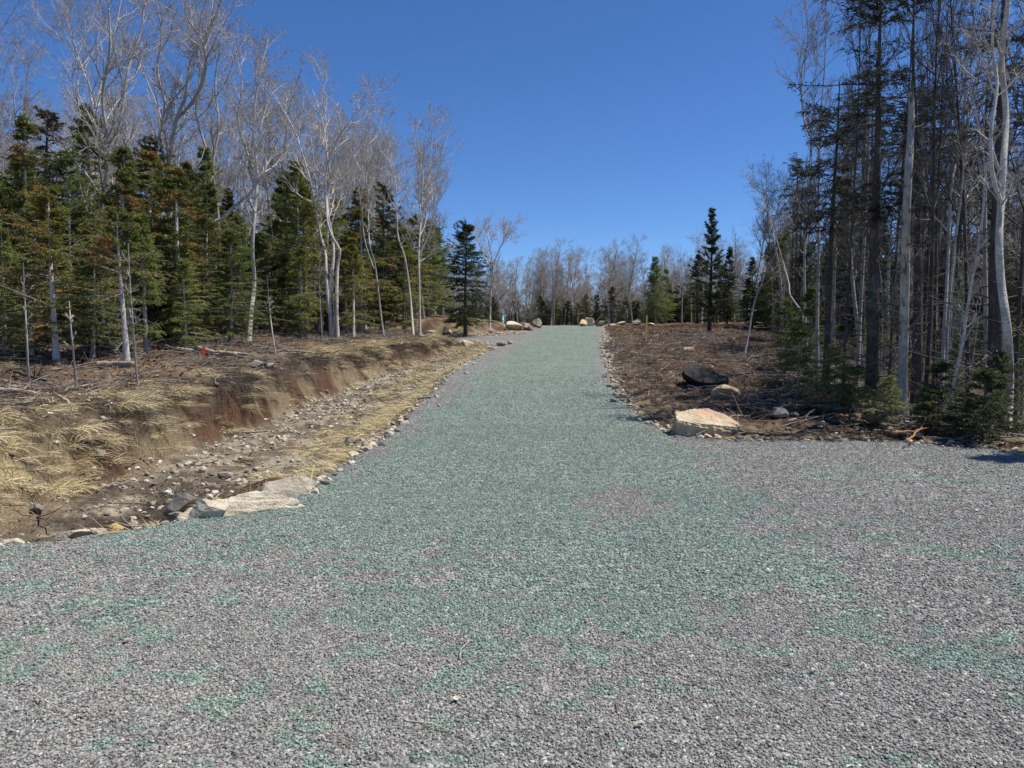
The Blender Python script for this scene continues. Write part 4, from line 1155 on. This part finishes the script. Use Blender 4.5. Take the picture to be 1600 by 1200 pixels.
# edging stones: individual pale stones along the rims of the gravel
SM = [rock_mesh(200 + i, (1.25, .95, .8), sub=2, planes=13, cut=(.35, .75), rough=.08) for i in range(8)]
rngS = np.random.default_rng(5)
def edge_stone(x, y, s, label, group, mat):
    me = SM[rngS.integers(8)]
    if len(me.materials) == 0: me.materials.append(MR_PALE)
    o = link('stone', me, None, loc=(x, y, hz(x, y) + s * .12), rot=(rngS.normal(0, .3), rngS.normal(0, .3), rngS.uniform(0, 6.28)), scale=(s * rngS.uniform(.8, 1.2), s * rngS.uniform(.8, 1.2), s * rngS.uniform(.7, 1.1)))
    if mat is not MR_PALE:
        o.material_slots[0].link = 'OBJECT'; o.material_slots[0].material = mat
    tag(o, label, 'stone', group)
PM = [MR_PALE, MR_PALE, MR_PALE, MR_TAN, MR_GREY]
def line_px(pts, n, jit, s0, s1, label, group, mats=PM):
    W = np.array([hit_road(*p) for p in pts])
    s = np.concatenate([[0], np.cumsum(np.linalg.norm(np.diff(W, axis=0), axis=1))])
    for u in rngS.uniform(0, s[-1], n):
        x, y = np.interp(u, s, W[:, 0]), np.interp(u, s, W[:, 1])
        edge_stone(x + rngS.normal(0, jit), y + rngS.normal(0, jit), rngS.uniform(s0, s1), label, group, mats[rngS.integers(len(mats))])
line_px([(560, 700), (600, 676), (640, 646)], 34, .16, .09, .26, 'pale stone in the heap between ditch and gravel', 'stones heaped between ditch and gravel')
line_px([(648, 640), (700, 588), (745, 553)], 26, .25, .08, .22, 'pale stone strewn along the ditch shoulder', 'stones along the ditch shoulder')
line_px([(945, 530), (945, 560), (955, 590), (970, 615), (1000, 645)], 60, .22, .10, .27, 'pale stone in the strip between gravel and brown ground', 'stones between gravel and brown ground')
line_px([(1040, 672), (1080, 684), (1200, 687), (1420, 690)], 46, .10, .06, .17, 'small pale stone edging the gravel before the sandstone slab', 'small stones edging the gravel turn')
line_px([(1440, 692), (1520, 697), (1600, 704)], 30, .14, .06, .15, 'small pale stone edging the gravel below the birch', 'small stones below the birch')
line_px([(240, 822), (470, 771), (540, 726)], 16, .10, .06, .13, 'small stone by the boulders of the ditch head', 'small stones at the ditch head')
for i in range(26):
    x, y = rngS.uniform(4, 12), rngS.uniform(15, 50)
    if x > right_line(y) - .3: continue
    edge_stone(x, y, rngS.uniform(.10, .30), 'pale stone lying loose on the brown ground', 'loose stones on the brown ground', PM[rngS.integers(5)])

# ------------------------------------------------------------------ stakes
def lath(name, label, base, h, w, t, mat, tilt=(0, 0), cat='stake'):
    bm = bmesh.new()
    prof = [(-w / 2, -.2), (w / 2, -.2), (w / 2, h - w * .5), (0, h), (-w / 2, h - w * .5)]
    f = [bm.verts.new((x, -t / 2, z)) for x, z in prof]; bk = [bm.verts.new((x, t / 2, z)) for x, z in prof]
    bm.faces.new(f); bm.faces.new(bk[::-1])
    for i in range(5):
        j = (i + 1) % 5; bm.faces.new((f[j], f[i], bk[i], bk[j]))
    bmesh.ops.recalc_face_normals(bm, faces=bm.faces)
    me = bpy.data.meshes.new(name); bm.to_mesh(me); bm.free()
    return tag(link(name, me, mat, loc=base, rot=(tilt[0], tilt[1], .3)), label, cat)
def paint(name, c, c2, rough=.6):
    m = NT(name, rough, .3); geo = m.n('ShaderNodeTexCoord')
    n = m.noise(9, 5, .6, geo.outputs['Object']); m.col(m.ramp(n.outputs[0], [(.35, c2), (.6, c)]).outputs[0]); return m.m
ORANGE = paint('orange_paint', (.85, .10, .03), (.65, .07, .025))
YELLOW = paint('yellow_paint', (.72, .52, .08), (.52, .38, .10))
p = ground_at(318, 21.5)
lath('survey_stake', 'bright orange stake standing by the fallen log on the bank', p, .42, .085, .02, ORANGE, (.0, .03))
p = ground_hit(1009, 541)
lath('survey_stake', 'tall yellow stake standing in the brown ground', p, 48 / F_PX * p[1], .06, .03, YELLOW, (0, .03))
p = ground_at(903, 66)
lath('survey_stake', 'thin weathered stake upright among the crest boulders', p, 1.5, .07, .03, MB_LOG)

# ------------------------------------------------------------------ logs and fallen branches
def log(seed, label, pts, r0, r1, mat, name='fallen_log', cat='log', stubs=5, sides=12, group=None, lift=.0):
    rng = np.random.default_rng(seed)
    P = []
    for (px, py, Y) in pts:
        g = ground_hit(px, py) if Y is None else ground_at(px, Y)
        P.append([g[0], g[1], hz(g[0], g[1]) + lift + r0 * .7])
    P = np.array(P); base = P[0].copy()
    k = 14; t = np.linspace(0, 1, k)
    path = np.stack([np.interp(t, np.linspace(0, 1, len(P)), P[:, i]) for i in range(3)], 1) - base
    path[:, :] += np.cumsum(rng.normal(0, .012, path.shape), 0)
    Rd = (r0 * (1 - t) + r1 * t) * (1 + .08 * rng.normal(size=k))
    path = np.vstack([path[:1], path, path[-1:]]); Rd = np.concatenate([[.002], Rd, [.002]])
    path[0] -= (path[2] - path[1]) * .01; path[-1] += (path[-2] - path[-3]) * .01
    parts = [tubes(path[None], Rd[None], sides, rng)]
    o = link(name, mesh_np(name, *parts[0]), mat, loc=base)
    tag(o, label, cat, group)
    for i in range(stubs):
        Pc, Rc = grow(path[None, 1:-1], Rd[None, 1:-1], 1, rng, .15, .95, (50, 80), .16, 4, .05, .15, .4, .004, .4, .2)
        link('branch_stub', mesh_np('branch_stub', *tubes(Pc, Rc, 6, rng)), mat, o)
    return o

log(1, 'pale barkless log lying behind the rusty fir', [(150, 584, 18.6), (180, 587, 18.7), (212, 592, 18.4)], .075, .065, MB_LOG, stubs=3)
log(2, 'grey log slanting down beside the orange stake', [(308, 560, 22.6), (340, 567, 21.9), (370, 577, 21.2)], .085, .06, MB_LOG, stubs=4, lift=.10)
log(3, 'thin log crossing behind the orange stake', [(275, 562, 22.9), (320, 566, 22.5), (388, 574, 21.8)], .05, .035, MB_GREY, stubs=5, lift=.05)
log(4, 'long grey pole lying on top of the straw bank', [(-30, 646, 13.6), (30, 645, 13.7), (90, 641, 13.9)], .05, .035, MB_LOG, stubs=4, lift=.05)
log(5, 'forked dead branch resting over the edge of the straw bank', [(84, 640, 13.8), (115, 652, 13.2), (145, 664, 12.6)], .035, .022, MB_LOG, stubs=6, lift=.06, name='fallen_branch', cat='branch')
log(6, 'dark fallen pole among the bank brush', [(20, 612, 16.5), (45, 628, 15.8), (70, 645, 15)], .04, .03, MB_DARK, stubs=6, lift=.08, name='fallen_branch', cat='branch')
log(7, 'thin stick leaning on the mossy hummock', [(124, 622, 15.2), (140, 612, 15.7), (160, 604, 16.4)], .022, .015, MB_LOG, stubs=2, lift=.12, name='fallen_branch', cat='branch')
log(8, 'long fallen pole on the leaf litter near the slim sapling', [(436, 556, 24.5), (465, 558, 24.4), (495, 556, 24.6)], .045, .035, MB_LOG, stubs=3, lift=.04)
log(9, 'forked branch lying on the ditch mud', [(140, 765, None), (170, 766, None), (205, 758, None)], .02, .01, MB_LOG, stubs=6, lift=.02, name='fallen_branch', cat='branch')
log(10, 'rotten reddish log in the slash by the peeled trunk', [(1335, 668, None), (1350, 664, None), (1372, 663, None)], .11, .08, MB_CUT, stubs=4, lift=.05)
log(11, 'splintered orange wood chunk at the end of the slash', [(1384, 674, None), (1394, 680, None), (1406, 685, None)], .065, .04, MB_CUT, stubs=3, lift=.04)
for i in range(26):
    px, py = rngS.uniform(1195, 1420), 0
    py = np.interp(px, [1195, 1300, 1420], [628, 655, 684]) + rngS.normal(0, 9)
    L_ = rngS.uniform(20, 60); a_ = rngS.normal(.25, .35)
    log(30 + i, 'slash branch in the heap below the tall spruces', [(px, py, None), (px + L_ * math.cos(a_), min(py + L_ * math.sin(a_) * .5, 687), None)], rngS.uniform(.012, .04), .008, [MB_LOG, MB_DARK, MB_CUT, MB_DEAD][rngS.integers(4)], 'slash_branch', 'branch', stubs=3, sides=7, group='slash branches below the tall spruces', lift=rngS.uniform(.02, .22))
g0 = ground_at(924, 66); g1 = g0 + np.array([.95, .3, .95])
rng_ = np.random.default_rng(3)
tag(link('leaning_pole', mesh_np('leaning_pole', *tubes(np.linspace(g0 - np.array([.1, 0, .2]), g1, 6)[None] - g0, np.linspace(.03, .02, 6)[None], 8, rng_)), MB_LOG, loc=g0), 'thin pale pole leaning among the crest boulders', 'pole')

# ------------------------------------------------------------------ loose cover: gravel, pebbles, straw, twigs, leaves
rngC = np.random.default_rng(99)
def stone_stock(name, n, sub, mat, seed):
    return source_collection(name, [(rock_mesh(seed + i, (1, .78, .55), sub=sub, planes=9, cut=(.45, .85), rough=.05), mat) for i in range(n)])

def gravel_material():
    m = NT('gravel_chip', .82, .35)
    oi = m.n('ShaderNodeObjectInfo'); g = m.n('ShaderNodeAttribute', attribute_name='green'); g.attribute_type = 'INSTANCER'
    geo = m.n('ShaderNodeNewGeometry')
    base = m.mix(g.outputs['Fac'], tuple(GREY), tuple(GREEN))
    v = m.ramp(oi.outputs['Random'], [(0, (.5, .5, .5)), (.3, (.84, .84, .83)), (.8, (1.12, 1.12, 1.11)), (.96, (1.35, 1.34, 1.32)), (1, (1.9, 1.87, 1.8))])
    n = m.noise(160, 3, .6, geo.outputs['Position'])
    c = m.mix(1.0, base, v.outputs[0], 'MULTIPLY')
    m.col(m.mix(1.0, c, m.ramp(n.outputs[0], [(.3, (.8, .8, .8)), (.7, (1.15, 1.15, 1.15))]).outputs[0], 'MULTIPLY'))
    return m.m
def pebble_material():
    m = NT('pebble', .9, .2)
    oi = m.n('ShaderNodeObjectInfo'); geo = m.n('ShaderNodeNewGeometry')
    v = m.ramp(oi.outputs['Random'], [(0, (.18, .155, .125)), (.3, (.30, .265, .205)), (.65, (.45, .405, .32)), (1, (.60, .56, .48))])
    n = m.noise(40, 4, .6, geo.outputs['Position'])
    m.col(m.mix(1.0, v.outputs[0], m.ramp(n.outputs[0], [(.3, (.7, .7, .7)), (.7, (1.15, 1.15, 1.15))]).outputs[0], 'MULTIPLY'))
    return m.m
GRAV = stone_stock('gravel_chip', 8, 1, gravel_material(), 400)
PEB = stone_stock('pebble', 6, 2, pebble_material(), 430)

def sector(n, r0, r1, half):
    r = np.sqrt(rngC.uniform(r0 * r0, r1 * r1, n)); a = rngC.uniform(-half, half, n)
    return r * np.sin(a), r * np.cos(a)
xs, ys, ss = [], [], []
for (n, r0, r1, s0, s1) in [(120000, 1.7, 5, .009, .026), (80000, 5, 9, .015, .033), (64000, 9, 15, .020, .040), (70000, 15, 27, .026, .048)]:
    x, y = sector(n, r0, r1, R(44)); xs.append(x); ys.append(y); ss.append(s0 + (s1 - s0) * rngC.random(n) ** 1.8)
x, y, s = np.concatenate(xs), np.concatenate(ys), np.concatenate(ss)
d = sdf(x, y); k_ = (d < .12) & (rngC.random(len(x)) > sstep(17, 27, np.hypot(x, y)))
x, y, s, d = x[k_], y[k_], s[k_], d[k_]
n = len(x)
tag(scatter('gravel_stones', np.column_stack([x, y, height(x, y, d) + s * .12]), rngC.uniform(0, 6.28, (n, 3)) * np.array([.12, .12, 1]) + rngC.normal(0, .35, (n, 3)) * np.array([1, 1, 0]), s, GRAV, rngC.integers(0, 8, n), {'green': np.clip((green_amount(x, y) - rngC.random(n) + .12) * 5, 0, 1)}), 'loose crushed stone covering the drive', 'gravel')

def region(n, xr, yr):
    return rngC.uniform(*xr, n), np.sqrt(rngC.uniform(yr[0] ** 2, yr[1] ** 2, n))
def frame(x, y):
    d = sdf(x, y); toe, lip, lz, fz = left_tab(y)
    wob = 0.55 * (fbm(y, x * 0.3, 0.45, 3, 11) - 0.5) + 0.5 * (fbm(x, y, 1.1, 3, 12) - 0.5)
    toe, lip = toe + wob, lip + wob
    return d, (toe - x) / np.maximum(toe - lip, .3), lip - x
def slope(x, y):
    e = .25
    gx = (height(x + e, y, fine=False) - height(x - e, y, fine=False)) / (2 * e); gy = (height(x, y + e, fine=False) - height(x, y - e, fine=False)) / (2 * e)
    return gx, gy

# pebbles in the ditch and on its shoulders, and along the rims
x, y = region(140000, (-10, 14), (6, 52))
d, u, by = frame(x, y)
L_ = x < centre(y)
nz = fbm(x, y, 1.2, 3, 81)
pr = np.where(L_ & (u < .35) & (d > .1), (.25 + .75 * sstep(.38, .52, nz)) * sstep(9, 12.5, y) + .08, 0)
pr = np.where(L_ & (u >= .25) & (u < 1.4), .06, pr)
pr = np.where(d < .45, np.maximum(pr, .75 * (1 - np.abs(d - .1) / .5)), pr)
pr = np.where(~L_ & (d > .4) & (x < right_line(y)), .05, pr)
pr = np.where((d < -.05) | (x > right_line(y) + 1), 0, pr)
k_ = rngC.random(len(x)) < pr
x, y, d = x[k_], y[k_], d[k_]; n = len(x)
s = .03 + .14 * rngC.random(n) ** 2.8
tag(scatter('ditch_pebbles', np.column_stack([x, y, height(x, y) + s * .1]), np.column_stack([rngC.normal(0, .3, n), rngC.normal(0, .3, n), rngC.uniform(0, 6.28, n)]), s, PEB, rngC.integers(0, 6, n)), 'pebbles and rubble strewn in the ditch and along the gravel rim', 'pebbles')

# straw
def tuft(seed, nb, lean, ln, w, rad):
    rng = np.random.default_rng(seed)
    k = 4
    base = np.column_stack([rng.normal(0, rad, nb), rng.normal(0, rad, nb), np.zeros(nb)])
    az = rng.normal(0, .55, nb); el = np.radians(rng.uniform(lean[0], lean[1], nb)); L = ln * rng.uniform(.45, 1.2, nb)
    D = np.column_stack([np.cos(az) * np.cos(el), np.sin(az) * np.cos(el), np.sin(el)])
    P = [base]; p = base
    for i in range(k - 1):
        D = unit(D + np.array([0, 0, -.28]) + rng.normal(0, .10, D.shape)); p = p + D * (L / (k - 1))[:, None]; P.append(p)
    P = np.stack(P, 1); P[..., 2] = np.maximum(P[..., 2], -.06)
    side = unit(np.cross(P[:, 1] - P[:, 0], np.array([0, 0, 1.])) + rng.normal(0, .3, (nb, 3)))
    wd = w * np.array([1, .9, .65, .2])[None, :, None] * rng.uniform(.7, 1.3, (nb, 1, 1))
    V = np.stack([P - side[:, None] * wd / 2, P + side[:, None] * wd / 2], 2).reshape(-1, 3)
    i = np.arange(nb * k * 2).reshape(nb, k, 2)
    Q = np.stack([i[:, :-1, 0], i[:, :-1, 1], i[:, 1:, 1], i[:, 1:, 0]], -1).reshape(-1, 4)
    return mesh_np('tuft', V, Q)
def straw_material(name, cols):
    m = NT(name, .8, .2); oi = m.n('ShaderNodeObjectInfo'); geo = m.n('ShaderNodeNewGeometry')
    v = m.ramp(oi.outputs['Random'], [(i / (len(cols) - 1), c) for i, c in enumerate(cols)])
    n = m.noise(55, 3, .6, geo.outputs['Position'])
    m.col(m.mix(1.0, v.outputs[0], m.ramp(n.outputs[0], [(.3, (.55, .53, .5)), (.7, (1.25, 1.25, 1.25))]).outputs[0], 'MULTIPLY'))
    return m.m
M_STRAW = straw_material('dry_straw', [(.42, .33, .17), (.60, .50, .28), (.74, .64, .41), (.50, .42, .28)])
M_ROOT = straw_material('dead_roots', [(.045, .034, .027), (.09, .07, .053), (.17, .14, .11)])
STRAW = source_collection('straw_tuft', [(tuft(500 + i, 50, (4, 46), .38, .008, .11), M_STRAW) for i in range(5)])
ROOTS = source_collection('root_tuft', [(tuft(520 + i, 30, (-25, 30), .25, .007, .11), M_ROOT) for i in range(4)])
x, y = region(42000, (-14, 2), (5.2, 44))
d, u, by = frame(x, y); L_ = x < centre(y)
nz, nz2 = fbm(x, y, .9, 4, 71), fbm(x, y, 2.6, 3, 82)
pr = np.where(L_ & (u > .15) & (by < 1.8) & (y < 13.0), .20 + .6 * sstep(.46, .56, nz2), 0)
pr = np.maximum(pr, np.where(L_ & (y >= 11.5) & (by > -.1) & (by < 1.3), sstep(.47, .54, nz) * .75, 0))
pr = np.maximum(pr, np.where(L_ & (d > .25) & (d < 2.2) & (y > 8.5) & (u < .1), sstep(.50, .57, nz2) * .75, 0))
pr = np.maximum(pr, np.where(L_ & (u > .05) & (u < .8) & (y >= 11.5), sstep(.50, .58, nz2) * .7, 0))
pr = np.where(d < .12, 0, pr)
k_ = rngC.random(len(x)) < pr * np.clip(16 / y, .35, 1)
x, y = x[k_], y[k_]; n = len(x)
gx, gy = slope(x, y)
tag(scatter('dry_straw', np.column_stack([x, y, height(x, y) + .005]), np.column_stack([np.zeros(n), np.zeros(n), np.arctan2(-gy, -gx) + rngC.normal(0, .6, n)]), rngC.uniform(.55, 1.25, n), STRAW, rngC.integers(0, 5, n)), 'bleached straw and dead grass matted over the ditch banks', 'straw')
# dark roots and torn sod hanging at the lip
x, y = region(44000, (-11, 0), (9, 44))
d, u, by = frame(x, y)
k_ = (x < centre(y)) & (u > .5) & (by < .4) & (d > .6) & (rngC.random(len(x)) < .8 * sstep(.35, .55, fbm(x, y, 1.4, 3, 85)))
x, y = x[k_], y[k_]; n = len(x); gx, gy = slope(x, y)
tag(scatter('torn_roots', np.column_stack([x, y, height(x, y) + .01]), np.column_stack([np.zeros(n), np.zeros(n), np.arctan2(-gy, -gx) + rngC.normal(0, .5, n)]), rngC.uniform(.6, 1.3, n), ROOTS, rngC.integers(0, 4, n)), 'torn roots and dark sod hanging from the lip of the bank', 'roots')

# twigs
def twig(seed, L):
    rng = np.random.default_rng(seed)
    t = np.linspace(0, 1, 6)
    P = np.column_stack([L * (t - .5), np.cumsum(rng.normal(0, .03 * L, 6)), .02 + np.abs(np.cumsum(rng.normal(0, .015 * L, 6)))])
    Rd = np.linspace(.009, .004, 6) * (L ** .5 + .3)
    a1 = tubes(P[None], Rd[None], 5, rng)
    Pc, Rc = grow(P[None], Rd[None], 5, rng, .15, .95, (30, 60), .4, 4, .02, .15, .7, .0025, .4, .5)
    return mesh_np('twig', *merge([a1, tubes(Pc, Rc, 4, rng)]))
M_TW = straw_material('dead_twig', [(.09, .07, .055), (.17, .14, .115), (.26, .225, .19), (.36, .315, .26)])
TWIG = source_collection('dead_twig', [(twig(540 + i, .5 + .25 * (i % 3)), M_TW) for i in range(6)])
x, y = region(60000, (-26, 26), (7, 40))
d, u, by = frame(x, y); L_ = x < centre(y)
rl = right_line(y)
nz = fbm(x, y, .7, 3, 86)
pr = np.where(L_ & (by > -.2), .10 + .55 * sstep(.45, .6, nz), 0)
pr = np.where(L_ & (u > .1) & (by < .2) & (d > .3), .12, pr)
pr = np.where(L_ & (u < .1) & (d > .8), .05, pr)
sl = np.exp(-(((x - rl) + .6) / .9) ** 2) * (y < 24)
pr = np.where(~L_ & (d > .3), .22 + .6 * sl + np.where(x > rl, .35, 0), pr)
pr = np.where(d < .2, 0, pr)
k_ = (rngC.random(len(x)) < pr) & (np.abs(x) < y * .74 + 2)
x, y = x[k_], y[k_]; n = len(x)
tag(scatter('twig_litter', np.column_stack([x, y, height(x, y) + .004]), np.column_stack([rngC.normal(0, .12, n), rngC.normal(0, .12, n), rngC.uniform(0, 6.28, n)]), rngC.uniform(.5, 1.5, n), TWIG, rngC.integers(0, 6, n)), 'dead twigs and slash littering the ground beside the drive', 'twigs')

# leaves and bark chips
def leaf(seed, bent):
    rng = np.random.default_rng(seed)
    a = np.linspace(0, 2 * math.pi, 7)[:-1]
    V = np.column_stack([np.cos(a) * .5, np.sin(a) * .32 * (1 + .2 * rng.normal(size=6)), bent * np.abs(np.sin(a)) ** 1.5 * .25 + rng.normal(0, .03, 6)])
    V = np.vstack([V, [[0, 0, 0]]])
    return mesh_np('leaf', V, None, np.array([[i, (i + 1) % 6, 6] for i in range(6)]), smooth=False)
M_LEAF = straw_material('dead_leaf', [(.10, .06, .035), (.17, .10, .06), (.26, .17, .10), (.34, .25, .16)])
M_CHIP = straw_material('bark_chip', [(.05, .032, .022), (.095, .06, .04), (.16, .10, .065), (.27, .19, .13)])
LEAF = source_collection('dead_leaf', [(leaf(560 + i, .6 + .3 * i), M_LEAF) for i in range(4)])
CHIP = source_collection('bark_chip', [(leaf(580 + i, .5), M_CHIP) for i in range(3)])
x, y = region(60000, (-26, -3), (11, 44)); d, u, by = frame(x, y)
k_ = (by > .2) & (np.abs(x) < y * .74 + 1) & (d > .5) & (rngC.random(len(x)) < .6)
x, y = x[k_], y[k_]; n = len(x)
tag(scatter('leaf_litter', np.column_stack([x, y, height(x, y) + .012]), np.column_stack([rngC.normal(0, .35, n), rngC.normal(0, .35, n), rngC.uniform(0, 6.28, n)]), rngC.uniform(.05, .11, n), LEAF, rngC.integers(0, 4, n)), 'brown leaf litter on the forest floor above the ditch', 'leaves')
x, y = region(90000, (1.5, 18), (12.5, 60)); d = sdf(x, y)
k_ = (d > .15) & (x < right_line(y) + 2) & (x > centre(y)) & (rngC.random(len(x)) < .75)
x, y = x[k_], y[k_]; n = len(x)
tag(scatter('bark_chips', np.column_stack([x, y, height(x, y) + .01]), np.column_stack([rngC.normal(0, .4, n), rngC.normal(0, .4, n), rngC.uniform(0, 6.28, n)]), np.column_stack([rngC.uniform(.04, .15, n), rngC.uniform(.02, .055, n), rngC.uniform(.04, .08, n)]), CHIP, rngC.integers(0, 3, n)), 'bark chips and torn peat covering the brown ground', 'bark chips')

# stray straw and dead leaves blown onto the gravel
x, y = sector(420, 2.2, 12, R(42)); d = sdf(x, y); k_ = d < -.1
x, y = x[k_], y[k_]; n = len(x); pk = rngC.integers(0, 4, n)
M_STRAY = straw_material('stray_leaf', [(.30, .24, .15), (.45, .40, .28), (.55, .50, .38), (.24, .16, .10)])
STRAY = source_collection('stray_leaf', [(leaf(590, .5), M_STRAY), (leaf(591, .8), M_STRAY)] + [(mesh_np('stalk', *tubes(np.array([[[-.5, 0, 0], [0, .05 * q_, .02], [.5, -.04, 0]]]), np.full((1, 3), .011), 4, rngC)), M_STRAY) for q_ in (-1, 1)])
sc = np.where(pk < 2, rngC.uniform(.02, .05, n), rngC.uniform(.08, .26, n))
tag(scatter('stray_litter', np.column_stack([x, y, height(x, y) + .022]), np.column_stack([rngC.normal(0, .2, n), rngC.normal(0, .2, n), rngC.uniform(0, 6.28, n)]), sc, STRAY, pk), 'few bleached leaves and straws blown onto the gravel', 'litter')

x, y = region(26000, (-8, -2), (6.4, 22)); d, u, by = frame(x, y)
k_ = (d > .25) & (u < .4) & (x < centre(y)) & (rngC.random(len(x)) < .04 + .34 * (y < 12.5))
x, y = x[k_], y[k_]; n = len(x)
tag(scatter('ditch_debris', np.column_stack([x, y, height(x, y) + .008]), np.column_stack([rngC.normal(0, .4, n), rngC.normal(0, .4, n), rngC.uniform(0, 6.28, n)]), np.column_stack([rngC.uniform(.02, .08, n), rngC.uniform(.015, .04, n), rngC.uniform(.03, .06, n)]), CHIP, rngC.integers(0, 3, n)), 'dark peat crumbs and bark washed into the ditch', 'debris')
